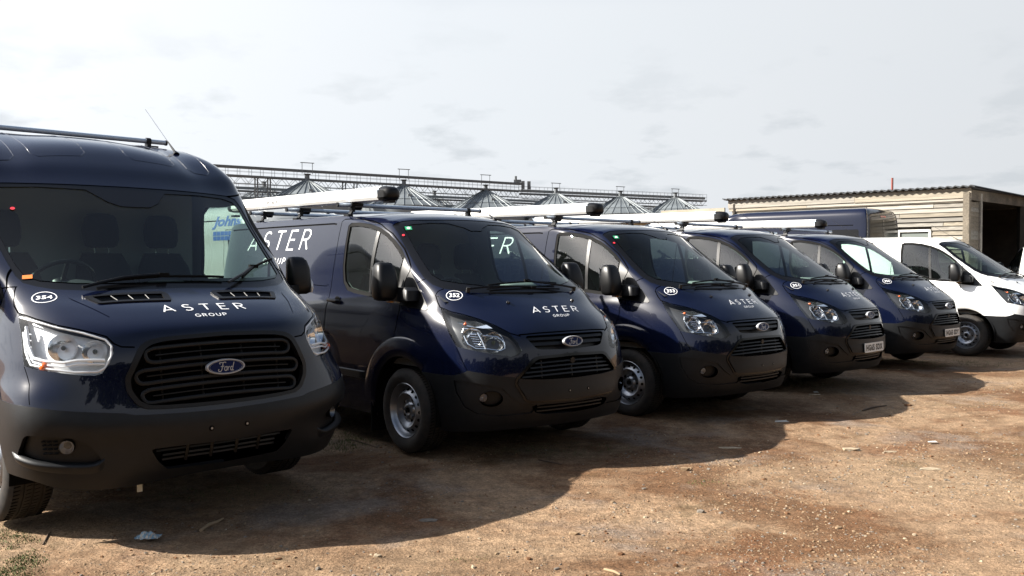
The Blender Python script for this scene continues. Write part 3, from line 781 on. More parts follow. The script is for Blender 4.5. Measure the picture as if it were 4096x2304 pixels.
def build_custom(name, paint, label, group=None):
    root = thing(name, label, 'van', (0, 0, 0), 0, group)
    sk = Skin(*grid_mesh(CUSTOM_ROWS, nr=5, nc=5))
    sides = (1, -1)
    X = (1, 0, 0)
    rear = lambda c: c.x > -2
    # bumper
    Bz = [(1.05, .0), (1.05, .30), (.888, .677), (.862, .692), (.84, .706), (.829, .717), (.78, .706), (.726, .694), (.62, .674), (.53, .662), (.40, .648), (0, .638), (0, .0)]
    sk.cut([(0, y, z) for y, z in Bz] + [(0, -y, z) for y, z in Bz[::-1]], X, 'bumper', test=rear)
    for s in sides:
        sk.cut(side3([(.0, .0), (.0, .690), (.31, .681), (.47, .676), (.598, .677), (.64, .688), (.70, .0)], s), (0, s, 0), 'bumper', test=lambda c: c.x > -.3)
    # windscreen and its black border
    ws = [(0, 1.911), (.17, 1.909), (.52, 1.897), (.60, 1.888), (.675, 1.866), (.705, 1.845), (.712, 1.77), (.74, 1.632), (.772, 1.508), (.79, 1.41), (.778, 1.352), (.742, 1.323), (.66, 1.304), (.54, 1.289), (.40, 1.279), (.20, 1.270), (0, 1.267)]
    sk.cut(sym_front(ws), X, 'frit', test=rear)
    wi = [(0, 1.81), (.06, 1.808), (.10, 1.835), (.22, 1.872), (.40, 1.872), (.56, 1.857), (.645, 1.828), (.655, 1.76), (.685, 1.632), (.712, 1.508), (.725, 1.43), (.70, 1.388), (.60, 1.366), (.40, 1.342), (.20, 1.336), (0, 1.334)]
    sk.cut(sym_front(wi), X, 'windscreen', only=['frit'])
    for s in sides:
        d = (0, s, 0)
        sk.cut(side3(SUR_C, s), d, 'seal'); sk.cut(side3(WIN_C, s), d, 'glass', only=['seal'])
        sk.cut(side3([(-.685, 1.95), (-.645, 1.95), (-.567, 1.2), (-.603, 1.2)], s), d, 'divider', only=['glass'])
        sk.cut(side3(SAIL_C, s), d, 'sail', only=['body', 'seal'])
        # headlamp
        hl = HL_C if s < 0 else [(x, -y, z) for x, y, z in HL_C]
        sk.cut(hl, (.72, s * .69, 0), 'lamp%d' % s, test=lambda c: c.x > .2)
        # wheel arches
        arch = [(.435 * math.cos(R(a)), s, .345 + .435 * math.sin(R(a))) for a in range(-90, 271, 9)][:-1]
        sk.cut(arch, d, 'arch', test=lambda c: c.z < 1.0)
        sk.cut([(x - 2.93, y, z) for x, y, z in arch], d, 'arch', test=lambda c: c.z < 1.0)
        # seams
        sk.ribbon(side3(DOOR_C, s), .009, d, 'gap', only=['body', 'sail'], test=lambda c: c.x < .3)
        sk.ribbon(side3([(-1.275, 1.25), (-1.285, 1.0), (-1.26, .70), (-1.2, .50)], s), .008, d, 'gap', only=['body'])
        sk.ribbon(side3([(-3.7, 1.885), (-2.6, 1.888), (-1.40, 1.886), (-1.34, 1.880)], s), .015, d, 'gap', only=['body'], test=lambda c: c.x > -3.75)
        sk.ribbon(side3([(-1.33, 1.33), (-1.36, 1.315), (-1.45, 1.315), (-2.6, 1.36)], s), .006, d, 'gap', only=['body'])
        bs = [(.271, .736 * s, 1.321), (.25, .78 * s, 1.301), (.247, .80 * s, 1.27), (.291, .81 * s, 1.215), (.336, .818 * s, 1.178)]
        sk.ribbon(bs, .009, (.45, s * .6, .66), 'gap', only=['body'])
        bs = [(.336, .815 * s, 1.178), (.43, .79 * s, 1.150), (.54, .73 * s, 1.126), (.64, .664 * s, 1.096), (.745, .592 * s, 1.051), (.835, .526 * s, .995), (.885, .46 * s, .976)]
        sk.ribbon(bs, .010, (.72, s * .5, .5), 'gap', only=['body'])
        sk.ribbon([(.096, .795 * s, 1.402), (.02, .84 * s, 1.362)], .008, (.3, s, .3), 'gap', only=['body'])
        sk.ribbon([(.596, .853 * s, .888), (.655, .845 * s, .79), (.70, .83 * s, .718)], .005, (.72, s * .69, 0), 'gap', only=['body'])
        lp = [(.608, .888, .639), (.70, .838, .636), (.834, .697, .602), (.872, .625, .58), (.905, .56, .51), (.932, .49, .462), (.967, .36, .448), (.94, .40, .385), (.85, .653, .373), (.754, .782, .395), (.68, .845, .445), (.63, .880, .55)]
        sk.cut([(0, y * s, z) for x, y, z in lp], X, 'pocket', only=['bumper'])
        fog = [(0, s * (.70 + .073 * math.cos(R(a))), .506 + .058 * math.sin(R(a))) for a in range(0, 360, 15)]
        sk.cut(fog, X, 'fogwell', only=['pocket', 'bumper'])
    sk.ribbon([(0, y, z) for y, z in ((-.46, .978), (-.3, .985), (0, .988), (.3, .985), (.46, .978))], .010, X, 'gap', only=['body'])
    # grilles
    ug = [(0, .972), (.40, .968), (.415, .955), (.345, .872), (.30, .862), (0, .852)]
    sk.cut(fillet(sym_front(ug), .012, 3), X, 'upgrille', only=['body', 'gap'])
    lgo = [(0, .822), (.345, .813), (.392, .797), (.47, .722), (.535, .655), (.545, .61), (.468, .478), (.43, .466), (0, .455)]
    sk.cut(fillet(sym_front(lgo), .02, 3), X, 'surround', only=['body', 'bumper'])
    lg = [(0, .80), (.335, .792), (.372, .778), (.45, .712), (.508, .656), (.46, .648), (.30, .637), (0, .632)]
    sk.cut(fillet(sym_front(lg), .012, 3), X, 'lowgrille', only=['surround', 'bumper', 'body'])
    pn = [(0, .630), (.30, .635), (.46, .645), (.512, .652), (.524, .615), (.452, .49), (.42, .482), (0, .472)]
    sk.cut(fillet(sym_front(pn), .012, 3), X, 'platepanel', only=['surround', 'bumper'])
    it = [(0, .440), (.32, .446), (.40, .43), (.37, .385), (.29, .366), (0, .358)]
    sk.cut(fillet(sym_front(it), .015, 3), X, 'intake', only=['bumper', 'pocket'])
    # ---- panels
    below = lambda c: c.z > .0
    body = sk.emit(['body'], 'body_shell', paint, root)
    sk.emit(['gap'], 'panel_gap', DARK, root, off=-.010, skirt=0.0)
    bump = sk.emit(['bumper'], 'bumper', PLAST, root, off=.003, skirt=-.02)
    for s in sides:
        f = lambda c, s=s: c.y * s > 0
        sk.emit(['pocket'], 'corner_insert', PLAST, bump, off=-.008, skirt=.003, filt=f)
        sk.emit(['fogwell'], 'fog_lamp_recess', BLACKP, bump, off=-.05, skirt=.0, skirt_m=PLAST, filt=f)
    sk.emit(['frit'], 'windscreen_border', GLOSSB, root, off=-.004, skirt=.0)
    wsc = sk.emit(['windscreen'], 'windscreen', WSG, root, off=-.005)
    for s in sides:
        f = lambda c, s=s: c.y * s > 0
        sk.emit(['seal'], 'window_seal', RUBBER, root, off=-.003, skirt=.0, filt=f)
        sk.emit(['glass'], 'side_window', SDG, root, off=-.009, skirt=-.003, skirt_m=RUBBER, filt=f)
        sk.emit(['divider'], 'window_divider', BLACKP, root, off=-.002, skirt=-.009, filt=f)
        sk.emit(['sail'], 'mirror_mount_panel', BLACKP, root, off=.004, skirt=-.01, filt=f)
    # cab lining: the inside of the shell, grey
    sk.emit(['body', 'gap', 'sail', 'seal'], 'cab_lining', LIN, root, off=-.03, flip=True, filt=lambda c: c.z > 1.22 and c.x > -1.5 and c.x < .22)
    # ---- grilles
    g = sk.emit(['upgrille'], 'upper_grille', BLACKP, root, off=-.045, skirt=.0, skirt_m=GLOSSB)
    for z0, z1 in ((.935, .958), (.893, .918)):
        rows = []
        for i in range(25):
            y = -.40 + .8 * i / 24
            lim = .345 + (.415 - .345) * ((z0 + z1) / 2 - .872) / .083
            y = max(-lim, min(lim, y))
            h = sk.hit((1, y, z0), X); h2 = sk.hit((1, y, z1), X)
            rows.append([(h2[0], -.03), (h2[0], -.010), (h[0], -.004), (h[0], -.03)])
        strip_on(sk, rows, 'slat', PLAST, g, False)
    sk.emit(['surround'], 'grille_surround', GLOSSB, root, off=.010, skirt=-.01)
    g = sk.emit(['lowgrille'], 'lower_grille', DARK, root, off=-.06, skirt=.010, skirt_m=GLOSSB)
    for k, zc in enumerate((.767, .735, .703, .671)):
        lim = [.365, .41, .452, .478][k]; rows = []
        for i in range(31):
            y = -lim + 2 * lim * i / 30
            dz = -.010 * (y / .45) ** 2
            h = sk.hit((1, y, zc + dz + .006), X); h2 = sk.hit((1, y, zc + dz - .006), X)
            rows.append([(h[0], -.05), (h[0], -.012), (h2[0], -.008), (h2[0], -.05)])
        strip_on(sk, rows, 'slat', PLAST, g, False)
    for y in (-.3, 0, .3):
        m = MB(); P = on_skin(sk, [(1, y, .785), (1, y, .72), (1, y, .645)], -.03, X); m.tube(P, .006, 5); m.obj('upright', [BLACKP], g)
    m = MB(); h = sk.hit((1, 0, .765), X); m.bar(h[0] + Vector((-.03, 0, 0)), h[0] + Vector((-.006, 0, 0)), .026, 6, 0); m.obj('towing_eye_cover', [BLACKP], g)
    pp = sk.emit(['platepanel'], 'number_plate_panel', PLAST, root, off=.020, skirt=-.005)
    for y in (-.10, .10):
        h = sk.hit((1, y + .025, .538), X); m = MB(); m.bar(h[0] + X_(.012), h[0] + X_(.0235), .011, 10, 0); m.bar(h[0] + X_(.022), h[0] + X_(.0245), .0055, 8, 1); m.obj('screw_hole', [DARK, STEEL], pp)
    g = sk.emit(['intake'], 'lower_intake', DARK, bump, off=-.07, skirt=.003, skirt_m=PLAST)
    for zc in (.418, .388):
        rows = []
        for i in range(17):
            y = -.35 + .7 * i / 16; h = sk.hit((1, y, zc + .005), X); h2 = sk.hit((1, y, zc - .005), X)
            rows.append([(h[0], -.05), (h[0], -.015), (h2[0], -.012), (h2[0], -.05)])
        strip_on(sk, rows, 'slat', BLACKP, g, False)
    badge(root, (.972, 0, .914), .102, .042)
    # ---- lamps
    for s in sides:
        hl = thing('headlamp', '', ''); del hl['label']; del hl['category']; hl.parent = root
        nm = 'lamp%d' % s
        sk.emit([nm], 'housing', LAMPIN, hl, off=-.055, skirt=-.002)
        sk.emit([nm], 'lens', LENS, hl, off=.002, skirt=-.004)
        m = MB(); dd = Vector((.80, s * .58, .12)).normalized()
        for p, r_, sy in (((.672, .762, .958), .080, 1.0), ((.797, .652, .932), .078, 1.0)):
            h = sk.near((p[0], p[1] * s, p[2])); c = h[0] - h[1] * .022
            bowl(m, c, dd, r_, .055, 0, 22, 6, sy)
            m.bar(c - dd * .05, c - dd * .012, .012, 10, 0); m.bar(c - dd * .014, c - dd * .006, .016, 10, 1)
        m.obj('reflector', [LAMPCH, CHROME], hl, True)
        # bright edging, louvres between the bowls
        m = MB()
        ed = [(.700, .735, 1.005), (.735, .718, .94), (.772, .712, .878)]
        P = on_skin(sk, [(x, y * s, z) for x, y, z in ed], -.012); m.tube(P, .007, 6)
        ed = [(.748, .715, .990), (.80, .62, .975), (.835, .58, .93), (.85, .583, .885), (.84, .62, .866), (.78, .70, .880), (.72, .765, .882), (.665, .80, .915), (.60, .806, 1.0), (.60, .795, 1.035), (.69, .725, 1.025)]
        P = on_skin(sk, [(x, y * s, z) for x, y, z in ed], -.014, step=.02); m.tube(P, .0055, 6)
        for i in range(6):
            t = i / 5
            a = Vector((.655 + .05 * t, .79 - .03 * t, .995 - .095 * t)); b = a + Vector((.045, -.045, -.006))
            P = on_skin(sk, [(a.x, a.y * s, a.z), (b.x, b.y * s, b.z)], -.016); m.tube(P, .0035, 5)
        m.obj('chrome_trim', [LAMPCH], hl, True)
        ind = [(.520, .802, 1.080), (.563, .755, 1.095), (.626, .690, 1.092), (.693, .638, 1.064), (.737, .615, 1.036), (.70, .681, 1.036), (.623, .760, 1.050)]
        c = Vector((0, 0, 0)); P = on_skin(sk, [(x, y * s, z) for x, y, z in ind], -.012)
        for p in P: c += p / len(P)
        V = P + [c - sk.near(c)[1] * .028]
        F = [(i, (i + 1) % len(P), len(P)) for i in range(len(P))]
        me = pydata('indicator', V, F, LAMPCH); io = link('indicator', me, hl)
        m = MB(); cc = on_skin(sk, [(.585, .765 * s, 1.074)], -.020)[0]
        bm_ = bmesh.new(); bmesh.ops.create_icosphere(bm_, subdivisions=2, radius=.013); m.add([v.co + cc for v in bm_.verts], [tuple(v.index for v in f.verts) for f in bm_.faces]); bm_.free()
        m.obj('bulb', [AMBER], io, True)
        # fog lamp
        fl = thing('fog_lamp', '', ''); del fl['label']; del fl['category']; fl.parent = root
        h = sk.near((.787, .752 * s, .514)); m = MB(); dd = Vector((.9, s * .40, 0)).normalized()
        c = h[0] - h[1] * .03; bowl(m, c + dd * .012, dd, .030, .03, 0, 18, 4); m.bar(c - dd * .02, c + dd * .010, .034, 18, 1, cap=False)
        m.obj('reflector', [STEEL, BLACKP], fl, True)
        m = MB(); m.bar(c + dd * .012, c + dd * .014, .031, 18); m.obj('lens', [LENS], fl)
    # ---- arches, wheels, underside
    for xc in (0, -2.93):
        for s in sides:
            rows = []
            if xc == 0:
                for a in np.linspace(52, 176, 40):
                    row = []
                    for r_, off in ((.433, -.02), (.435, .012), (.50, .015), (.548, .015), (.575, .009), (.590, .0015)):
                        x = xc + r_ * math.cos(R(a)); z = .345 + r_ * math.sin(R(a)); h = sk.hit((x, s, z), (0, s, 0))
                        fade = min(1, (a - 52) / 22) * min(1, (176 - a) / 14) * (1 if a < 95 else max(.35, 1 - (a - 95) / 40))
                        row.append((h[0], off * fade + (.002 if off > 0 else 0)))
                    rows.append(row)
                strip_on(sk, rows, 'wheel_arch_flare', paint, root)
            m = MB(); V = []; F = []; n = 24
            for i in range(n + 1):
                a = R(-10 + 200 * i / n)
                for y in (.66, .945): V.append((xc + .455 * math.cos(a), s * y, .345 + .455 * math.sin(a)))
            F = [(2 * i, 2 * i + 1, 2 * i + 3, 2 * i + 2) for i in range(n)]
            V.append((xc, s * .66, .2)); F += [(2 * i, 2 * i + 2, len(V) - 1) for i in range(n)]
            m.add(V, F); m.obj('wheel_well', [DARK], root)
            wheel(root, xc, s * .925, -1 if s > 0 else 1)
            if s < 0: pass
    m = MB(); m.box((-1.5, 0, .40), (4.4, 1.30, .26)); m.box((-1.46, 0, .40), (1.9, 1.74, .2)); m.box((.66, 0, .36), (.30, 1.1, .12)); m.obj('underbody', [DARK], root)
    for s in sides: m = MB(); m.box((-.50, s * .82, .24), (.012, .24, .26)); m.obj('mud_flap', [RUBBER], root)
    for s in sides:
        rows = []
        for x in np.linspace(-1.20, -.56, 18):
            e = min(1, (x + 1.2) / .03 + .1, (-.56 - x) / .06 + .05)
            rows.append([((x, s * .96, .612), 0), ((x, s * .96, .606), .014 * e), ((x, s * .96, .552 + .02 * (1 - e)), .014 * e), ((x, s * .96, .545), 0)])
        strip_on(sk, rows, 'side_moulding', PLAST, root, False)
        # door handle: recess bowl and grip
        h = sk.hit((-1.15, s, 1.195), (0, s, 0)); hd = thing('door_handle', '', ''); del hd['label']; del hd['category']; hd.parent = root
        m = MB(); V = [(h[0].x + .045 + .052 * math.cos(R(a)), h[0].y + s * .002, h[0].z + .034 * math.sin(R(a))) for a in range(0, 360, 18)]; m.add(V, [tuple(range(len(V)))]); m.obj('recess', [DARK], hd)
        m = MB(); P = [h[0] + Vector((-.085, s * .008, 0)), h[0] + Vector((-.07, s * .032, 0)), h[0] + Vector((0, s * .038, -.003)), h[0] + Vector((.085, s * .034, -.006)), h[0] + Vector((.10, s * .01, -.006))]
        m.tube(P, [.012, .017, .016, .015, .011], 8); m.obj('grip', [BLACKP], hd, True)
    # ---- mirrors
    for s in sides:
        mr = thing('door_mirror', '', ''); del mr['label']; del mr['category']; mr.parent = root
        m = MB(); V, F = loft([(1.222, -.125, s * 1.035, .045, .055), (1.232, -.125, s * 1.035, .07, .078), (1.26, -.125, s * 1.035, .085, .092), (1.36, -.13, s * 1.034, .088, .096), (1.45, -.145, s * 1.03, .078, .088), (1.505, -.155, s * 1.028, .06, .073), (1.525, -.16, s * 1.026, .045, .06), (1.531, -.162, s * 1.025, .025, .04)], 28, 3.6); m.add(V, F); m.obj('mirror_housing', [BLACKP], mr, True, 60)
        m = MB(); m.add(*loft([(1.27, -.218, s * 1.035, .004, .078), (1.49, -.226, s * 1.03, .004, .07)], 12, 5)); m.obj('mirror_glass', [CHROME], mr)
        m = MB(); V, F = loft([(1.215, .0, s * .905, .085, .06), (1.225, .0, s * .905, .10, .068), (1.305, -.005, s * .90, .095, .065), (1.33, -.02, s * .895, .07, .055)], 20, 5); m.add(V, F)
        m.beam((-.05, s * .86, 1.25), (-.12, s * 1.02, 1.25), .10, .06); m.obj('mirror_arm', [BLACKP], mr, True, 40)
        m = MB(); m.box((-.105, s * .99, 1.222), (.05, .055, .03), 0); m.box((-.095, s * .955, 1.214), (.05, .05, .022), 1); m.obj('indicator', [AMBLENS, CLEARW], mr)
    # ---- wipers, jets, aerial
    wp = [([(.455, .49, 1.292), (.437, .259, 1.322), (.405, .0, 1.352)], [(.402, -.40, 1.334), (.398, .0, 1.356), (.402, .33, 1.342)]),
          ([(.40, -.60, 1.300), (.44, -.30, 1.305), (.468, -.02, 1.306)], [(.462, -.43, 1.293), (.478, .0, 1.298), (.478, .30, 1.295)])]
    for arm, blade in wp:
        w = thing('wiper', '', ''); del w['label']; del w['category']; w.parent = root
        m = MB(); m.tube(on_skin(sk, arm, .030, step=.06), .009, 6); a0 = on_skin(sk, arm[:1], .012)[0]; m.bar(a0 - Vector((0, 0, .01)), a0 + Vector((.008, 0, .028)), .018, 10); m.obj('arm', [BLACKP], w, True)
        m = MB(); P = on_skin(sk, blade, .016, step=.05); m.tube(P, .0075, 6); Q = on_skin(sk, blade[1:2], .028)[0]; m.box(Q, (.02, .05, .022)); m.obj('blade', [RUBBER], w, True)
    for s in sides:
        h = sk.near((.598, s * .347, 1.217)); m = MB(); m.bar(h[0] - h[1] * .004, h[0] + h[1] * .012, .016, 10, r2=.011); m.bar(h[0] + Vector((.016, 0, .0)), h[0] + h[1] * .008 + Vector((-.012, 0, 0.004)), .010, 8); m.obj('washer_jet', [GLOSSB], root, True)
    h = sk.near((-.576, .459, 1.93)); ae = thing('aerial', '', ''); del ae['label']; del ae['category']; ae.parent = root
    dv = Vector((-.86, 0, .51))
    m = MB(); m.bar(h[0] - Vector((0, 0, .004)), h[0] + Vector((-.02, 0, .02)), .022, 12, r2=.012); m.bar(h[0] + Vector((-.012, 0, .012)), h[0] + Vector((-.02, 0, .014)) + dv * .13, .0085, 8, r2=.004); m.obj('base', [BLACKP], ae, True)
    m = MB(); m.bar(h[0] + dv * .10, h[0] + Vector((-.02, 0, .014)) + dv * .56, .0028, 6, r2=.0022); m.obj('rod', [BLACKP], ae, True)
    # ---- cab
    for y in (-.50, .06, .50):
        seat(root, -.72, y, .50 if y < 0 else .44, .86, 1.44)
    steering_wheel(root, (-.12, -.46, 1.24), 55, .19)
    m = MB(); rows = [(.46, 1.24, .80), (.38, 1.285, .80), (.20, 1.27, .81), (.05, 1.235, .81), (-.02, 1.15, .81), (-.06, .8, .81)]
    V = []; F = []; ny = 20
    for x, z, w in rows:
        for j in range(ny + 1):
            t = -1 + 2 * j / ny; bump_ = .045 * math.exp(-((t + .56) / .25) ** 2) * (x < .3) + .05 * math.exp(-((t) / .2) ** 2) * (x < .15)
            V.append((x - .10 * t * t, t * w, z + bump_ - .02 * t * t))
    F = [(i * (ny + 1) + j, i * (ny + 1) + j + 1, (i + 1) * (ny + 1) + j + 1, (i + 1) * (ny + 1) + j) for i in range(len(rows) - 1) for j in range(ny)]
    m.add(V, F); dm = m.obj('dashboard', [DASHM], root, True, 50)
    m = MB(); V, F = loft([(1.27, .13, .16, .10, .18), (1.33, .12, .16, .095, .17), (1.355, .10, .16, .07, .14)], 20, 4); m.add(V, F); m.obj('dash_pod', [LIN], dm, True, 50)
    m = MB(); BY = [(.82, .75), (.82, 1.30), (.79, 1.5), (.74, 1.78), (.68, 1.90), (.5, 1.94)]; BY = [(y, z) for y, z in BY] + [(-y, z) for y, z in BY[::-1]]; nb = len(BY); m.add([(-1.36, y, z) for y, z in BY] + [(-1.39, y, z) for y, z in BY], [tuple(range(nb)), tuple(range(2 * nb - 1, nb - 1, -1))] + [(i, (i + 1) % nb, nb + (i + 1) % nb, nb + i) for i in range(nb)]); m.box((-.6, 0, .72), (1.5, 1.7, .05)); m.obj('bulkhead', [BULK], root)
    m = MB(); m.box((-2.6, 0, 1.0), (2.4, 1.6, .9)); m.obj('load_bay_floor', [DARK], root)
    return root, sk
def X_(d): return Vector((d, 0, 0))

def custom_rack(root, sk):
    rk = thing('roof_rack', '', ''); del rk['label']; del rk['category']; rk.parent = root
    def zr(x):
        def f(y):
            h = sk.hit((x, y, 2.4), (0, 0, 1)); return h[0].z if h else 1.93
        return f
    for x in (-1.275, -2.30, -3.15): roof_bar(rk, x, .825, 2.055, (.665,), zr(x))
    pc = thing('pipe_carrier', '', ''); del pc['label']; del pc['category']; pc.parent = root
    # six-sided white tube with a black end cap at each end
    y0, w, z0, h_ = -.625, .165, 2.074, .124
    sec = [(-w / 2, .03), (-w / 2 + .018, .006), (-w * .2, 0), (w * .2, 0), (w / 2 - .018, .006), (w / 2, .03), (w / 2, .088), (w / 2 - .02, .112), (w * .22, h_), (-w * .22, h_), (-w / 2 + .02, .112), (-w / 2, .088)]
    def ring(x, k=1.0, dz=0.0): return [(x, y0 + a * k, z0 + h_ / 2 + (b - h_ / 2) * k + dz + .012 * (-.73 - x) * .9) for a, b in sec]
    n = len(sec); xs = (-.735, -1.5, -2.5, -3.3, -3.95); V = []
    for x in xs: V += ring(x)
    F = [(j * n + i, j * n + (i + 1) % n, (j + 1) * n + (i + 1) % n, (j + 1) * n + i) for j in range(len(xs) - 1) for i in range(n)]
    m = MB(); m.add(V, F); m.obj('tube', [TUBEW], pc, True, 25)
    for xa, dirx in ((-.745, 1), (-3.945, -1)):
        m = MB(); V = []
        for t, k in ((-.02, 1.06), (.03, 1.07), (.07, 1.0), (.10, .84), (.118, .6), (.125, .3)): V += ring(xa + dirx * t, k, -.004)
        F = [(j * n + i, j * n + (i + 1) % n, (j + 1) * n + (i + 1) % n, (j + 1) * n + i) for j in range(5) for i in range(n)] + [tuple(5 * n + i for i in range(n)), tuple(range(n))]
        m.add(V, F); m.box((xa + dirx * .04, y0, z0 - .012), (.09, .07, .022)); m.obj('end_cap', [BLACKP], pc, True, 30)
        zz = z0 + h_ / 2 + .012 * (-.73 - xa) * .9
        for sy in (-1, 1):
            y = y0 + sy * (w / 2 + .0015)
            a, b, c = (xa + dirx * .0, y, zz + .042), (xa + dirx * .0, y, zz - .030), (xa - dirx * .062, y, zz + .030)
            m = MB(); m.add([a, b, c, (a[0], y - sy * .003, a[2]), (b[0], y - sy * .003, b[2]), (c[0], y - sy * .003, c[2])], [(0, 1, 2), (3, 5, 4), (0, 2, 5, 3), (1, 4, 5, 2)])
            m.obj('hinge_plate', [SATIN], pc)
    for x in (-1.275, -2.30, -3.15):
        m = MB(); m.box((x, y0, z0 - .012), (.06, .12, .03)); m.bar((x - .015, y0 - .06, z0 - .03), (x - .015, y0 + .06, z0 - .03), .028, 10); m.obj('saddle', [BLACKP], pc, True)
    v, f, W = font_text('PIPE TUBE VIP', bold=.012, spacing=1.08)
    k = .030; x0 = -3.0
    V = [(x0 + a * k, y0 - w / 2 - .0015, z0 + h_ / 2 - .02 + b * k + .012 * 2.2 * .9) for a, b in v]
    link('lettering', pydata('lettering', V, f, PLATET), pc)
    return rk

def custom_decals(root, sk, num):
    v, f, W = stroke_text('ASTER', .105, .46)
    o = Vector((.735, -.205, 1.130)); sx = .495 / W
    up = Vector((-.060, .022, .040))
    decal(sk, (v, f), o, Vector((0, sx, 0)), up, 'lettering', DECW, root)
    v, f, W = stroke_text('GROUP', .15, .42)
    decal(sk, (v, f), (.788, -.035, 1.097), Vector((0, .175 / W, 0)), Vector((-.023, .008, .0155)), 'lettering', DECW, root)
    # fleet number in a ring
    e = ellipse_ring(.085); t = font_text(num, bold=.018); k = .62 / t[2]
    d2 = merge2((*e, 1, 1, 0, 0), (t[0], t[1], k, .40, .19, .30))
    for s in (-1,):
        u = Vector((.082, .099, 0)) * 1.02; vv = Vector((-.060, .043, .074)) * .98; c = Vector((.367, -.705, 1.27))
        decal(sk, d2, c - u / 2 - vv / 2, u, vv, 'fleet_number', DECW, root)
    # lettering along both sides
    for s in (-1, 1):
        v, f, W = stroke_text('ASTER', .085, .46, .22)
        L = 1.34; H = .186
        if s < 0: o, u = Vector((-3.19, -1, 1.656)), Vector((L / W, 0, 0))
        else: o, u = Vector((-1.84, 1, 1.648)), Vector((-L / W, 0, 0))
        decal(sk, (v, f), o, u, Vector((0, 0, H)), 'lettering', DECW, root, .002)
        v, f, W = stroke_text('GROUP', .13, .50, .22)
        if s < 0: o, u = Vector((-2.78, -1, 1.515)), Vector((.50 / W, 0, 0))
        else: o, u = Vector((-2.15, 1, 1.515)), Vector((-.50 / W, 0, 0))
        decal(sk, (v, f), o, u, Vector((0, 0, .058)), 'lettering', DECW, root, .002)
def sticker(root, sk, P, m, name='windscreen_sticker'):
    V = on_skin(sk, P, .002); link(name, pydata(name, V, [tuple(range(len(V)))], m), root)
def disc_on(sk, c, r, d=(1, 0, 0), n=12):
    h = sk.near(c); q = h[1].to_track_quat('Z', 'Y'); return [h[0] + q @ Vector((r * math.cos(2 * math.pi * i / n), r * math.sin(2 * math.pi * i / n), 0)) for i in range(n)]
def number_plate(root, txt, cx, cz, w=.52, h=.111, tilt=3):
    p = thing('number_plate', '', ''); del p['label']; del p['category']; p.parent = root
    m = MB(); q = Matrix.Rotation(R(-tilt), 3, 'Y'); c = Vector((cx, 0, cz))
    O = fillet([(0, -w / 2, -h / 2), (0, w / 2, -h / 2), (0, w / 2, h / 2), (0, -w / 2, h / 2)], .012, 3); n = len(O)
    V = [c + q @ (v + X_(0)) for v in O] + [c + q @ (v + X_(.006)) for v in O]
    F = [(i, (i + 1) % n, n + (i + 1) % n, n + i) for i in range(n)] + [tuple(range(n, 2 * n))]
    m.add(V, F); m.obj('plate', [PLATE], p)
    v, f, W = font_text(txt, bold=.045, spacing=1.12); sx = w * .88 / W; sy = .076
    V = [c + q @ Vector((.0075, a * sx - w * .44, (b - .5) * sy)) for a, b in v]
    link('registration', pydata('registration', V, f, PLATET), p)
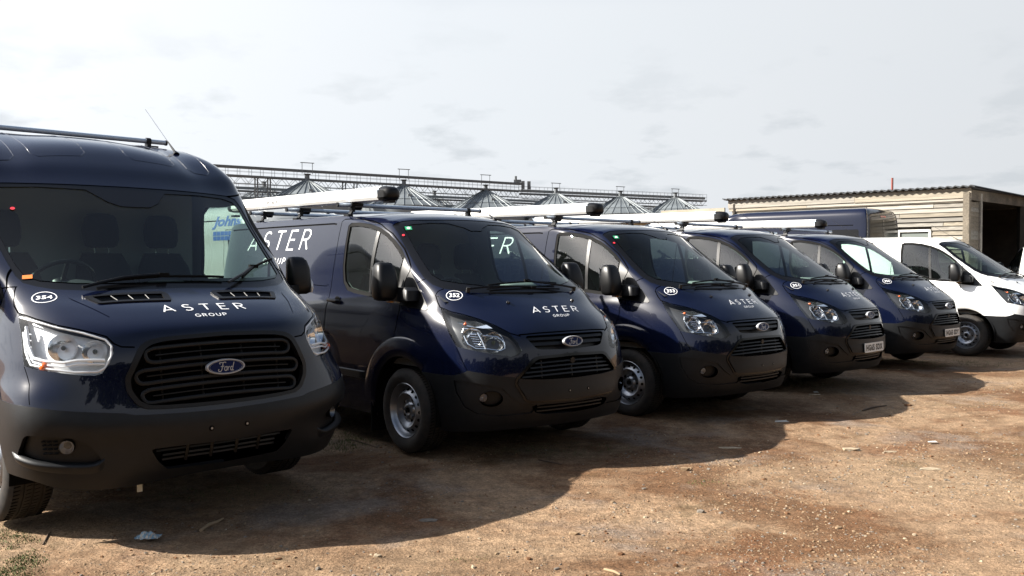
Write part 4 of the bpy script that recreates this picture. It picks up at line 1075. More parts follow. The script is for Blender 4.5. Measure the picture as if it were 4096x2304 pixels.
# ------------------------------------------------------------------ the large van (medium and high roof)
HL_T = [(.435,-.932,1.226),(.524,-.948,1.125),(.60,-.965,1.0),(.63,-.968,.953),(.705,-.933,.938),(.807,-.856,.922),(.884,-.757,.906),(.912,-.704,.902),(.925,-.673,.912),(.931,-.634,.967),(.925,-.605,1.027),(.906,-.611,1.068),(.878,-.633,1.100),(.804,-.724,1.134),(.696,-.825,1.163),(.573,-.889,1.194)]
def build_transit(name, paint, label, group=None, high=0.0, rear_detail=False):
    root = thing(name, label, 'van', (0, 0, 0), 0, group)
    def warp(G):
        if high:
            G = G.copy(); t = np.clip((G[..., 2] - 2.03) / .30, 0, 1); G[..., 2] += high * t * t * (3 - 2 * t)
        return G
    sk = Skin(*grid_mesh(TRANSIT_ROWS, warp, 5, 5))
    X = (1, 0, 0); sides = (1, -1); front = lambda c: c.x > -2
    Bz = [(1.10, .0), (1.10, .50), (1.035, .757), (.971, .748), (.90, .733), (.811, .720), (.681, .705), (.583, .694), (.532, .681), (.463, .676), (.25, .667), (0, .662), (0, .0)]
    sk.cut([(0, y, z) for y, z in Bz] + [(0, -y, z) for y, z in Bz[::-1]], X, 'bumper', test=front)
    for s in sides: sk.cut(side3([(.0, .0), (.0, .775), (.474, .760), (.70, .752), (.79, .745), (.78, .0)], s), (0, s, 0), 'bumper', test=lambda c: c.x > -.3)
    ws = [(0, 2.026), (.41, 2.024), (.70, 2.018), (.82, 2.012), (.888, 1.99), (.905, 1.93), (.900, 1.80), (.890, 1.65), (.880, 1.52), (.868, 1.43), (.850, 1.392), (.80, 1.372), (.725, 1.355), (.52, 1.344), (.29, 1.348), (0, 1.353)]
    sk.cut(sym_front(ws), X, 'frit', test=front)
    wi = [(0, 1.880), (.10, 1.882), (.17, 1.91), (.27, 1.990), (.55, 1.996), (.76, 1.985), (.84, 1.962), (.865, 1.90), (.862, 1.75), (.854, 1.60), (.845, 1.50), (.825, 1.43), (.77, 1.405), (.60, 1.390), (.40, 1.388), (0, 1.390)]
    sk.cut(sym_front(wi), X, 'windscreen', only=['frit'])
    for s in sides:
        d = (0, s, 0)
        win = [(-1.16, 1.42), (-1.16, 1.90), (-1.08, 1.955), (-.62, 1.955), (-.50, 1.92), (-.33, 1.79), (-.14, 1.62), (.02, 1.47), (.03, 1.42), (-.1, 1.40), (-1.08, 1.38)]
        sur = [(-1.20, 1.40), (-1.20, 1.93), (-1.10, 1.992), (-.60, 1.99), (-.47, 1.95), (-.29, 1.81), (-.10, 1.645), (.10, 1.45), (.22, 1.31), (.18, 1.285), (-.1, 1.345), (-1.10, 1.34)]
        sk.cut(side3(sur, s), d, 'seal', thr=.2); sk.cut(side3(win, s), d, 'glass', only=['seal'], thr=.2)
        sk.cut(side3([(-.20, 2.1), (-.17, 2.1), (-.10, 1.3), (-.13, 1.3)], s), d, 'divider', only=['glass'])
        hl = HL_T if s < 0 else [(x, -y, z) for x, y, z in HL_T]
        sk.cut(hl, (.72, s * .69, 0), 'lamp%d' % s, test=lambda c: c.x > .2)
        arch = [(.45 * math.cos(R(a)), s, .36 + .45 * math.sin(R(a))) for a in range(-90, 271, 9)][:-1]
        sk.cut(arch, d, 'arch', test=lambda c: c.z < 1.0)
        sk.cut([(x - 3.75, y, z) for x, y, z in arch], d, 'arch', test=lambda c: c.z < 1.0)
        door = [(-1.32, .55), (-1.34, 1.0), (-1.34, 1.6), (-1.32, 2.0), (-1.26, 2.05), (-.60, 2.045), (-.45, 2.0), (-.25, 1.83), (-.05, 1.66), (.13, 1.49), (.22, 1.36), (.20, 1.20), (.0, 1.0), (-.15, .86)]
        sk.ribbon(side3(door, s), .009, d, 'gap', only=['body', 'seal'], test=lambda c: c.x < .35)
        sk.ribbon(side3([(-2.75, .60), (-2.75, 1.98)], s), .008, d, 'gap', only=['body'])
        zt = 2.20 + high * .55
        sk.ribbon(side3([(-4.6, zt), (-3.0, zt + .005), (-1.5, zt)], s), .02, d, 'gap', only=['body'])
        sk.ribbon(side3([(-4.8, 1.30), (-3.0, 1.30), (-1.5, 1.28)], s), .012, d, 'gap', only=['body'])
        if rear_detail:
            w = fillet(side3([(-4.75, 1.45), (-4.75, 2.30), (-3.95, 2.30), (-3.95, 1.45)], s), .06, 4); sk.cut(w, d, 'cargoglass', only=['body'])
        # wing / bonnet / pillar seams
        sk.ribbon([(.262, .885 * s, 1.372), (.285, .90 * s, 1.330), (.355, .928 * s, 1.268), (.433, .932 * s, 1.230)], .009, (.4, s * .7, .6), 'gap', only=['body'])
        bs = [(.435, .930 * s, 1.230), (.573, .885 * s, 1.200), (.696, .822 * s, 1.169), (.804, .72 * s, 1.140), (.878, .628 * s, 1.106), (.908, .605 * s, 1.070), (.93, .57 * s, 1.050), (.95, .505 * s, 1.045)]
        sk.ribbon(bs, .009, (.72, s * .5, .5), 'gap', only=['body'])
        sk.ribbon([(.27, .888 * s, 1.372), (.17, .95 * s, 1.362)], .008, (.3, s, .3), 'gap', only=['body'])
        sk.ribbon([(.63, .968 * s, .95), (.70, .962 * s, .86), (.74, .965 * s, .76)], .005, (.72, s * .69, 0), 'gap', only=['body'])
        # bonnet air vents
        vo = [(.528, .615, 1.312), (.548, .165, 1.332), (.572, .138, 1.322), (.665, .155, 1.28), (.634, .566, 1.272)]
        sk.cut(fillet([(x, y * s, z) for x, y, z in vo], .015, 3), (.3, 0, .9), 'ventframe', only=['body'])
        vi = [(.546, .572, 1.309), (.572, .176, 1.316), (.636, .186, 1.288), (.617, .548, 1.281)]
        sk.cut([(x, y * s, z) for x, y, z in vi], (.3, 0, .9), 'vent', only=['ventframe'])
        cw = [(.495, .690, 1.31), (.77, .566, 1.207), (.80, .592, 1.187), (.64, .655, 1.25)]
        sk.cut([(x, y * s, z) for x, y, z in cw], (.3, 0, .9), 'crease', only=['body'])
        # roof ribs: raised panels
        for ya, yb in ((.145, .50), (.60, .74)):
            rb = [(-.62, ya * s, 0), (-.62, yb * s, 0), (-3.9, yb * s, 0), (-3.9, ya * s, 0)]
            pass
        fr = [(.742, 1.004, .600), (.818, .953, .598), (.909, .824, .582), (.94, .756, .543), (.951, .690, .443), (.929, .727, .421), (.828, .90, .433), (.65, 1.017, .480)]
        sk.cut(fillet([(x, y * s, z) for x, y, z in fr], .03, 3), (.75, s * .66, 0), 'foghollow', only=['bumper'])
    gr = [(0, 1.102), (.25, 1.094), (.36, 1.088), (.435, 1.076), (.484, 1.047), (.522, .975), (.568, .878), (.565, .81), (.522, .738), (.47, .706), (.37, .698), (.20, .693), (0, .691)]
    sk.cut(fillet(sym_front(gr), .02, 3), X, 'grilleframe', only=['body', 'bumper'], test=front)
    gi = [(0, 1.080), (.25, 1.072), (.35, 1.066), (.415, 1.054), (.458, 1.030), (.495, .965), (.540, .875), (.538, .815), (.50, .752), (.455, .726), (.36, .718), (.20, .713), (0, .711)]
    sk.cut(fillet(sym_front(gi), .02, 3), X, 'grille', only=['grilleframe'], test=front)
    it = [(0, .478), (.30, .486), (.448, .484), (.40, .405), (.345, .355), (0, .347)]
    sk.cut(fillet(sym_front(it), .02, 3), X, 'intake', only=['bumper'])
    if rear_detail:
        B = (-1, 0, 0)
        for s in sides:
            w = [(0, .03 * s, 1.40), (0, .88 * s, 1.40), (0, .84 * s, 2.52), (0, .03 * s, 2.54)]
            sk.cut(fillet(w, .05, 3), B, 'rearglass', only=['body'], test=lambda c: c.x < -4.7)
            t = [(0, .90 * s, .95), (0, 1.03 * s, .95), (0, 1.03 * s, 1.55), (0, .93 * s, 1.55)]
            sk.cut(t, B, 'taillamp', test=lambda c: c.x < -4.5)
        sk.ribbon([(0, 0, .5), (0, 0, 2.3)], .012, B, 'gap', only=['body'], test=lambda c: c.x < -4.7)
        zb_ = 2.60; bl = [(0, -.16, zb_), (0, .16, zb_), (0, .16, zb_ + .035), (0, -.16, zb_ + .035)]
        sk.cut(bl, B, 'taillamp', only=['body', 'gap'], test=lambda c: c.x < -4.5)
    # ---- panels
    sk.emit(['body'], 'body_shell', paint, root)
    sk.emit(['gap'], 'panel_gap', DARK, root, off=-.010, skirt=0.0)
    for s in sides:
        f = lambda c, s=s: c.y * s > 0
        for ya, yb in ((.145, .50), (.60, .78)):
            rb = [(-2.6, ya * s, 2), (-.66, ya * s, 2), (-.62, (ya + .04) * s, 2), (-.62, (yb - .04) * s, 2), (-.66, yb * s, 2), (-2.6, yb * s, 2)]
            P = on_skin(sk, rb, -.0006, (0, 0, 1), step=.06); m = MB(); m.tube(P, .0026, 6); m.obj('roof_rib', [paint], root, True)
        sk.emit(['seal'], 'window_seal', RUBBER, root, off=-.003, skirt=.0, filt=f)
        sk.emit(['glass'], 'side_window', SDG, root, off=-.009, skirt=-.003, skirt_m=RUBBER, filt=f)
        sk.emit(['divider'], 'window_divider', BLACKP, root, off=-.002, skirt=-.009, filt=f)
        sk.emit(['cargoglass'], 'cargo_window', GLOSSB, root, off=-.004, skirt=0, filt=f)
        sk.emit(['rearglass'], 'rear_window', GLOSSB, root, off=-.004, skirt=0, filt=f)
        sk.emit(['crease'], 'bonnet_crease', paint, root, off=-.003, skirt=0, filt=f)
    sk.emit(['taillamp'], 'tail_lamp', REDL, root, off=.006, skirt=-.002)
    bump = sk.emit(['bumper'], 'bumper', PLAST, root, off=.004, skirt=-.02)
    for s in sides:
        f = lambda c, s=s: c.y * s > 0
        sk.emit(['foghollow'], 'fog_lamp_recess', PLAST, bump, off=-.030, skirt=.004, filt=f)
    g = sk.emit(['intake'], 'lower_intake', DARK, bump, off=-.09, skirt=.004, skirt_m=PLAST)
    for zc in (.445, .413, .385):
        rows = []; lim = .40 if zc > .43 else .36
        for i in range(17):
            y = -lim + 2 * lim * i / 16; h = sk.hit((1, y, zc + .005), X); h2 = sk.hit((1, y, zc - .005), X)
            rows.append([(h[0], -.08), (h[0], -.055), (h2[0], -.05), (h2[0], -.08)])
        strip_on(sk, rows, 'slat', BLACKP, g, False)
    for y in (-.22, -.07, .09, .24):
        m = MB(); m.tube(on_skin(sk, [(1, y, .478), (1, y, .42), (1, y, .36)], -.05, X), .011, 4); m.obj('upright', [BLACKP], g)
    sk.emit(['frit'], 'windscreen_border', GLOSSB, root, off=-.004, skirt=.0)
    sk.emit(['windscreen'], 'windscreen', WSG, root, off=-.005)
    sk.emit(['body', 'gap', 'seal'], 'cab_lining', LIN, root, off=-.03, flip=True, filt=lambda c: 1.36 < c.z < 2.3 and c.x > -1.5 and c.x < .20)
    # ---- grille: black frame, three long loops of bar with a thin bar inside each
    gf = sk.emit(['grilleframe'], 'grille', BLACKP, root, off=.012, skirt=-.02)
    sk.emit(['grille'], 'grille_back', DARK, gf, off=-.07, skirt=.012, skirt_m=BLACKP)
    def bar_on(pts, w, name, m_, off=-.004, dep=.03):
        rows = []
        P = smooth2([Vector(p) for p in pts], 3)
        for i, p in enumerate(P):
            t = (P[min(i + 1, len(P) - 1)] - P[max(i - 1, 0)]).normalized(); n_ = Vector((1, 0, 0)).cross(t).normalized() * (w / 2)
            a, b = sk.hit(p + n_, X)[0], sk.hit(p - n_, X)[0]
            rows.append([(a, off - dep), (a, off - .003), (a.lerp(b, .25), off), (a.lerp(b, .75), off), (b, off - .003), (b, off - dep)])
        return strip_on(sk, rows, name, m_, gf, False)
    for zt, zb, yl in ((1.048, .968, .455), (.930, .858, .510), (.822, .750, .482)):
        zm = (zt + zb) / 2; rr = (zt - zb) / 2
        dz = lambda y: -.016 * (y / .5) ** 2
        yl2 = yl - rr * 1.2
        loop = [(0, y, zt + dz(y)) for y in np.linspace(-yl2, yl2, 13)] + [(0, yl - .012, zm + rr * .72 + dz(yl)), (0, yl, zm + .2 * rr + dz(yl)), (0, yl - .01, zm - rr * .6 + dz(yl))] + [(0, y, zb + dz(y)) for y in np.linspace(yl2, -yl2, 13)] + [(0, -yl + .012, zm - rr * .6 + dz(yl)), (0, -yl, zm + .2 * rr + dz(yl)), (0, -yl + .012, zm + rr * .72 + dz(yl)), (0, -yl2, zt + dz(yl2))]
        bar_on(loop, .021, 'grille_loop', PLAST)
        bar_on([(0, y, zm + dz(y)) for y in np.linspace(-yl + .06, yl - .06, 11)], .010, 'slat', BLACKP, -.02)
    for zc in (.998 - .05, .84, .73): pass
    for y in (-.36, -.12, .14, .38):
        m = MB(); m.tube(on_skin(sk, [(1, y, 1.05), (1, y, .95), (1, y, .84), (1, y, .74)], -.045, X), .006, 4); m.obj('upright', [BLACKP], gf)
    badge(root, (1.016, 0, .904), .122, .046, 4)
    for y in (-.112, .112):
        h = sk.hit((1, y, .563), X); m = MB(); m.bar(h[0] + X_(.0), h[0] + X_(.0065), .016, 14, 0); m.bar(h[0] + X_(.006), h[0] + X_(.009), .007, 10, 1); m.obj('screw_hole', [DARK, STEEL], bump)
    # ---- bonnet vents
    for s in sides:
        f = lambda c, s=s: c.y * s > 0
        v = sk.emit(['ventframe'], 'bonnet_vent', BLACKP, root, off=.008, skirt=-.002, filt=f)
        sk.emit(['vent'], 'vent_back', DARK, v, off=-.025, skirt=.008, skirt_m=BLACKP, filt=f)
        for k in range(6):
            t = (k + .5) / 6
            a = Vector((.546 + (.617 - .546) * t, .57 * s, 0)); b = Vector((.572 + (.636 - .572) * t, .18 * s, 0))
            P = on_skin(sk, [a, a.lerp(b, .5), b], -.004, (0, 0, 1)); m = MB(); m.tube(P, .0028, 4); m.obj('louvre', [BLACKP], v)
        for t in (.25, .5, .75):
            y0, y1 = .572 + (.176 - .572) * t, .548 + (.186 - .548) * t
            P = on_skin(sk, [(.546 + .026 * t, y0 * s, 0), (.617 + .019 * t, y1 * s, 0)], .004, (0, 0, 1)); m = MB(); m.tube(P, .0028, 5); m.obj('divider', [VENTG], v)
    # ---- lamps
    for s in sides:
        hl = thing('headlamp', '', ''); del hl['label']; del hl['category']; hl.parent = root; nm = 'lamp%d' % s
        sk.emit([nm], 'housing', LAMPCH2, hl, off=-.060, skirt=-.002, skirt_m=LAMPCH)
        sk.emit([nm], 'lens', LENS, hl, off=.002, skirt=-.004)
        dd = Vector((.80, s * .58, .08)).normalized(); m = MB()
        for p, r_ in (((.765, .820, 1.052), .078), ((.868, .690, 1.030), .066)):
            h = sk.near((p[0], p[1] * s, p[2])); c = h[0] - h[1] * .024
            bowl(m, c, dd, r_, .06, 0, 24, 6, .95); m.bar(c - dd * .055, c - dd * .016, .010, 10, 1); m.bar(c - dd * .018, c - dd * .010, .013, 12, 0)
        m.obj('reflector', [LAMPCH, STEEL], hl, True)
        def line(pts, r_, off, mm, name):
            P = on_skin(sk, [(x, y * s, z) for x, y, z in pts], off, step=.02); m = MB(); m.tube(P, r_, 6); return m.obj(name, [mm], hl, True)
        guide = [(.535, .938, 1.165), (.60, .940, 1.06), (.66, .928, .995), (.72, .893, .980), (.80, .825, .972), (.845, .770, .985), (.885, .708, .985), (.915, .652, .983)]
        line(guide, .0085, -.010, GUIDE, 'light_guide')
        line([(x, y, z - .022) for x, y, z in guide], .006, -.012, GUIDE, 'light_guide')
        line([(.45, .927, 1.205), (.585, .878, 1.182), (.70, .812, 1.152), (.80, .717, 1.122), (.872, .632, 1.088), (.905, .612, 1.055), (.922, .622, 1.0), (.923, .655, .94), (.91, .69, .922), (.85, .79, .922), (.76, .88, .938), (.66, .95, .962), (.60, .958, 1.03), (.53, .942, 1.13)], .007, -.008, GUIDE, 'lamp_edge_trim')
        c = on_skin(sk, [(.728, .905 * s, .951)], -.020)[0]; m = MB()
        bm_ = bmesh.new(); bmesh.ops.create_icosphere(bm_, subdivisions=2, radius=.027); m.add([v_.co * 1 + c for v_ in bm_.verts], [tuple(v_.index for v_ in f_.verts) for f_ in bm_.faces]); bm_.free(); m.obj('indicator_bulb', [AMBER], hl, True)
        for i in range(5):
            z = .99 + .035 * i; P = on_skin(sk, [(.60 - .014 * i, .955 * s, z), (.645 - .014 * i, .935 * s, z - .004)], -.012); m = MB(); m.tube(P, .003, 4); m.obj('louvre', [LAMPCH], hl)
        fl = thing('fog_lamp', '', ''); del fl['label']; del fl['category']; fl.parent = root
        h = sk.near((.885, .850 * s, .519)); dd = Vector((.85, s * .5, 0)).normalized(); c = h[0] - h[1] * .018; m = MB()
        bowl(m, c + dd * .012, dd, .036, .035, 0, 20, 4); m.bar(c - dd * .03, c + dd * .012, .040, 20, 1, cap=False)
        for k in range(3):
            for j in range(4):
                P = on_skin(sk, [(.80 + .02 * k, (.955 - .025 * k) * s, .485 + .022 * j), (.815 + .02 * k, (.937 - .025 * k) * s, .485 + .022 * j)], -.022); m.tube(P, .0045, 4, 1)
        m.obj('reflector', [STEEL, BLACKP], fl, True); m = MB(); m.bar(c + dd * .012, c + dd * .015, .037, 20); m.obj('lens', [LENS], fl)
        # pressed ridge below the fog lamp
        rows = []
        rg = smooth2([Vector((.60, 1.022 * s, .492)), Vector((.70, .998 * s, .462)), Vector((.80, .93 * s, .439)), Vector((.87, .84 * s, .428)), Vector((.93, .725 * s, .424)), Vector((.956, .675 * s, .452))], 5)
        for i, p in enumerate(rg):
            e = min(1, i / 3, (len(rg) - 1 - i) / 3)
            rows.append([(p + Vector((0, 0, .010)), -.012), (p + Vector((0, 0, .004)), .004 + .022 * e), (p - Vector((0, 0, .012)), .004 + .018 * e), (p - Vector((0, 0, .05)), .003)])
        strip_on(sk, rows, 'bumper_ridge', PLAST, bump)
    # ---- arches, wheels, underside
    for xc in (0, -3.75):
        for s in sides:
            rows = []
            for a in np.linspace(35, 176, 40):
                row = []
                for r_, off in ((.449, -.02), (.452, .014), (.50, .017), (.56, .016), (.59, .009), (.607, .0015)):
                    x = xc + r_ * math.cos(R(a)); z = .36 + r_ * math.sin(R(a)); h = sk.hit((x, s, z), (0, s, 0)); row.append((h[0], off * min(1, (a - 35) / 22) * min(1, (176 - a) / 14) + (.002 if off > 0 else 0)))
                rows.append(row)
            strip_on(sk, rows, 'wheel_arch_flare', paint, root)
            m = MB(); V = []; n = 24
            for i in range(n + 1):
                a = R(-10 + 200 * i / n)
                for y in (.66, 1.0): V.append((xc + .47 * math.cos(a), s * y, .36 + .47 * math.sin(a)))
            F = [(2 * i, 2 * i + 1, 2 * i + 3, 2 * i + 2) for i in range(n)]; V.append((xc, s * .66, .2)); F += [(2 * i, 2 * i + 2, len(V) - 1) for i in range(n)]
            m.add(V, F); m.obj('wheel_well', [DARK], root)
            wheel(root, xc + (.05 if xc == 0 else 0), s * .965, -1 if s > 0 else 1, .355, .222, .235)
    m = MB(); m.box((-2.0, 0, .42), (5.4, 1.30, .26)); m.box((-1.87, 0, .42), (2.6, 1.9, .2)); m.box((.70, 0, .37), (.34, 1.2, .12)); m.obj('underbody', [DARK], root)
    m = MB(); h = (.80, -.42, .245); m.box(h, (.008, .028, .075)); m.obj('hanging_tag', [mat('tag_cream', (.6, .58, .48), rough=.7)], root)
    # ---- mirrors
    for s in sides:
        mr = thing('door_mirror', '', ''); del mr['label']; del mr['category']; mr.parent = root
        m = MB(); V, F = loft([(1.275, -.0, s * 1.150, .035, .05), (1.287, -.0, s * 1.150, .055, .074), (1.34, -.005, s * 1.150, .066, .086), (1.47, -.012, s * 1.145, .062, .083), (1.525, -.02, s * 1.14, .05, .072), (1.548, -.025, s * 1.135, .032, .055), (1.554, -.025, s * 1.135, .016, .03)], 28, 3.4); m.add(V, F); m.obj('mirror_housing', [BLACKP], mr, True, 60)
        m = MB(); m.add(*loft([(1.30, -.074, s * 1.148, .003, .07), (1.52, -.074, s * 1.142, .003, .06)], 12, 5)); m.obj('mirror_glass', [CHROME], mr)
        m = MB(); m.beam((.12, s * .93, 1.30), (.0, s * 1.08, 1.31), .13, .07); m.obj('mirror_arm', [BLACKP], mr)
        m = MB(); V, F = loft([(1.285, .01, s * 1.238, .025, .010), (1.31, .01, s * 1.240, .03, .014), (1.36, .005, s * 1.238, .03, .014), (1.39, .0, s * 1.234, .018, .010)], 12, 3); m.add(V, F); m.obj('indicator', [CLEARW], mr, True)
    # ---- wipers and aerial
    for arm, blade in (([(.475, -.60, 1.352), (.435, -.35, 1.40), (.420, -.09, 1.414)], [(.435, -.50, 1.380), (.425, -.10, 1.412), (.428, .30, 1.403)]),
                       ([(.49, .30, 1.358), (.40, .45, 1.41), (.298, .58, 1.461)], [(.42, .44, 1.40), (.298, .585, 1.463), (.085, .85, 1.520)])):
        w = thing('wiper', '', ''); del w['label']; del w['category']; w.parent = root
        m = MB(); m.tube(on_skin(sk, arm, .030, step=.06), .010, 6); m.obj('arm', [BLACKP], w, True)
        m = MB(); P = on_skin(sk, blade, .017, step=.05); m.tube(P, .009, 6); Q = on_skin(sk, blade[1:2], .028)[0]; m.box(Q, (.025, .06, .025)); m.obj('blade', [RUBBER], w, True)
    h = sk.near((-.95, .66, 2.36 + high)); ae = thing('aerial', '', ''); del ae['label']; del ae['category']; ae.parent = root
    dv = Vector((-.80, 0, .60)); b0 = h[0] + Vector((-.012, 0, .012))
    m = MB(); m.bar(h[0] - Vector((0, 0, .004)), h[0] + Vector((-.02, 0, .02)), .026, 12, r2=.012); m.bar(b0, b0 + dv * .17, .0105, 8, r2=.0045); m.obj('base', [BLACKP], ae, True)
    m = MB(); m.bar(b0 + dv * .13, b0 + dv * .66, .0032, 6, r2=.0022); m.obj('rod', [STEEL], ae, True)
    # ---- cab
    for y in (-.58, .10, .56): seat(root, -.64, y, .52 if y < 0 else .46, .98, 1.60)
    steering_wheel(root, (-.08, -.52, 1.36), 52, .20)
    m = MB(); rows = [(.47, 1.33, .86), (.36, 1.355, .87), (.18, 1.345, .88), (.04, 1.32, .88), (-.02, 1.2, .88), (-.06, .8, .88)]
    V = []; ny = 24
    for x, z, w in rows:
        for j in range(ny + 1):
            t = -1 + 2 * j / ny; b_ = .07 * math.exp(-((t + .58) / .22) ** 2) * (x < .3) + .075 * math.exp(-((t - .12) / .24) ** 4) * (x < .15)
            V.append((x - .10 * t * t, t * w, z + b_ - .02 * t * t))
    F = [(i * (ny + 1) + j, i * (ny + 1) + j + 1, (i + 1) * (ny + 1) + j + 1, (i + 1) * (ny + 1) + j) for i in range(len(rows) - 1) for j in range(ny)]
    m.add(V, F); m.obj('dashboard', [DASHM], root, True, 50)
    m = MB(); m.box((-1.20, 0, 1.45), (.03, 1.80, 1.3)); m.box((-.6, 0, .78), (1.5, 1.8, .05)); m.obj('bulkhead', [BULK], root)
    return root, sk
VENTG = mat('vent_grey', (.06, .06, .058), rough=.6)
LAMPCH2 = mat('lamp_housing_silver', (0.72, 0.73, 0.74), rough=.35, metal=.1)
GUIDE = mat('lamp_light_guide', (0.80, 0.82, 0.84), rough=.2)

def transit_decals(root, sk, num):
    v, f, W = stroke_text('ASTER', .115, .62)
    decal(sk, (v, f), (.795, -.265, 1.222), Vector((0, .522 / W, 0)), Vector((-.066, .002, .031)), 'lettering', DECW, root)
    v, f, W = stroke_text('GROUP', .16, .42)
    decal(sk, (v, f), (.866, -.101, 1.192), Vector((0, .196 / W, 0)), Vector((-.027, .001, .013)), 'lettering', DECW, root)
    e = ellipse_ring(.085); t = font_text(num, bold=.018); k = .64 / t[2]
    d2 = merge2((*e, 1, 1, 0, 0), (t[0], t[1], k, .32, .18, .34))
    u = Vector((.061, .117, .008)); vv = Vector((-.104, .036, .058)) * 1.0; c = Vector((.445, -.797, 1.31))
    decal(sk, d2, c - u / 2 - vv / 2, u, vv, 'fleet_number', DECW, root)
    for s in (-1, 1):
        v, f, W = stroke_text('ASTER', .085, .46, .22); L, H = 1.5, .25
        if s < 0: o, u = Vector((-3.1, -1, 1.66)), Vector((L / W, 0, 0))
        else: o, u = Vector((-1.55, 1, 1.66)), Vector((-L / W, 0, 0))
        decal(sk, (v, f), o, u, Vector((0, 0, H)), 'lettering', DECW, root, .002)
        v, f, W = stroke_text('GROUP', .13, .50, .22)
        if s < 0: o, u = Vector((-2.7, -1, 1.48)), Vector((.62 / W, 0, 0))
        else: o, u = Vector((-1.98, 1, 1.48)), Vector((-.62 / W, 0, 0))
        decal(sk, (v, f), o, u, Vector((0, 0, .075)), 'lettering', DECW, root, .002)
def transit_rack(root, sk):
    rk = thing('roof_rack', '', ''); del rk['label']; del rk['category']; rk.parent = root
    def zr(x):
        def f(y):
            h = sk.hit((x, y, 2.8), (0, 0, 1)); return h[0].z if h else 2.4
        return f
    for x in (-1.316, -2.5, -3.8): roof_bar(rk, x, .755, 2.478, (.60,), zr(x), .0195)
# ------------------------------------------------------------------ ground
random.seed(7); rng = np.random.default_rng(7)
def ground_mat():
    m = bpy.data.materials.new('dirt'); m.use_nodes = True; nt = m.node_tree; b = nt.nodes['Principled BSDF']; N = nt.nodes.new; K = nt.links.new
    tc = N('ShaderNodeTexCoord')
    def noise(sc, det=6, ro=.6, dis=0.0, off=(0, 0, 0), stretch=None):
        n = N('ShaderNodeTexNoise'); n.inputs['Scale'].default_value = sc; n.inputs['Detail'].default_value = det
        n.inputs['Roughness'].default_value = ro; n.inputs['Distortion'].default_value = dis
        mp = N('ShaderNodeMapping'); mp.inputs['Location'].default_value = off
        if stretch: mp.inputs['Scale'].default_value = stretch[:3]; mp.inputs['Rotation'].default_value = (0, 0, stretch[3])
        K(tc.outputs['Object'], mp.inputs[0]); K(mp.outputs[0], n.inputs['Vector']); return n.outputs['Fac']
    def rng_(f, a, b_, c=0.0, d=1.0):
        r = N('ShaderNodeMapRange'); r.interpolation_type = 'SMOOTHSTEP'; K(f, r.inputs[0])
        for i, v in enumerate((a, b_, c, d)): r.inputs[i + 1].default_value = v
        return r.outputs[0]
    def mix(f, a, b_, mode='MIX'):
        x = N('ShaderNodeMix'); x.data_type = 'RGBA'; x.blend_type = mode
        if isinstance(f, float): x.inputs[0].default_value = f
        else: K(f, x.inputs[0])
        for i, v in ((6, a), (7, b_)):
            if isinstance(v, tuple): x.inputs[i].default_value = (*v, 1)
            else: K(v, x.inputs[i])
        return x.outputs[2]
    def mul(a, b_):
        x = N('ShaderNodeMath'); x.operation = 'MULTIPLY'
        for i, v in enumerate((a, b_)):
            if isinstance(v, float): x.inputs[i].default_value = v
            else: K(v, x.inputs[i])
        return x.outputs[0]
    tan, brown, red, grey = (0.296, 0.204, 0.13), (0.15, 0.0828, 0.0447), (0.15, 0.0672, 0.033), (0.223, 0.179, 0.146)
    c = mix(rng_(noise(.50, 9, .68, .5), .43, .57), brown, tan)
    c = mix(mul(rng_(noise(.9, 6, .6, .2, (5, 3, 0)), .52, .70), .75), c, red)
    gravel = rng_(noise(.75, 8, .66, .3, (11, 7, 0)), .52, .66)
    c = mix(mul(gravel, .85), c, grey)
    c = mix(mul(rng_(noise(.22, 4, .5, 0, (1, 13, 0)), .45, .62), .6), c, (0.272, 0.199, 0.13))
    # wheel tracks running past the fronts of the vans
    tr = noise(1.0, 5, .55, .3, (2, 9, 0), (1.6, .22, 1, R(42)))
    c = mix(mul(rng_(tr, .54, .68), .45), c, (0.114, 0.0638, 0.0338))
    c = mix(.55, c, mix(rng_(noise(9, 8, .7), .30, .72), (.45, .45, .45), (1.4, 1.36, 1.3)), 'MULTIPLY')
    c = mix(.55, c, mix(rng_(noise(55, 6, .7, 0, (3, 1, 0)), .32, .70), (0.339, 0.309, 0.276), (1.5, 1.5, 1.5)), 'MULTIPLY')
    v = N('ShaderNodeTexVoronoi'); v.inputs['Scale'].default_value = 70; v.inputs['Randomness'].default_value = 1; K(tc.outputs['Object'], v.inputs['Vector'])
    sepc = N('ShaderNodeSeparateColor'); K(v.outputs['Color'], sepc.inputs[0])
    peb = mul(rng_(v.outputs['Distance'], .34, .22), rng_(sepc.outputs[0], .60, .66))
    pc = mix(sepc.outputs[1], (0.109, 0.0684, 0.043), (0.231, 0.186, 0.135))
    c = mix(mul(peb, .8), c, pc)
    # mossy film where nothing drives
    c = mix(mul(rng_(noise(1.6, 7, .65, .2, (21, 4, 0)), .58, .72), .35), c, (0.0509, 0.0456, 0.0172))
    K(c, b.inputs['Base Color']); b.inputs['Roughness'].default_value = .95; b.inputs['Specular IOR Level'].default_value = .12
    h = N('ShaderNodeMath'); h.operation = 'ADD'
    K(mul(noise(9, 8, .7), .032), h.inputs[0]); 
    h2 = N('ShaderNodeMath'); h2.operation = 'ADD'; K(mul(noise(70, 6, .65), .012), h2.inputs[0]); K(mul(peb, .010), h2.inputs[1]); K(h2.outputs[0], h.inputs[1])
    bp = N('ShaderNodeBump'); bp.inputs['Strength'].default_value = 1.0; bp.inputs['Distance'].default_value = 1.0; K(h.outputs[0], bp.inputs['Height']); K(bp.outputs[0], b.inputs['Normal'])
    return m
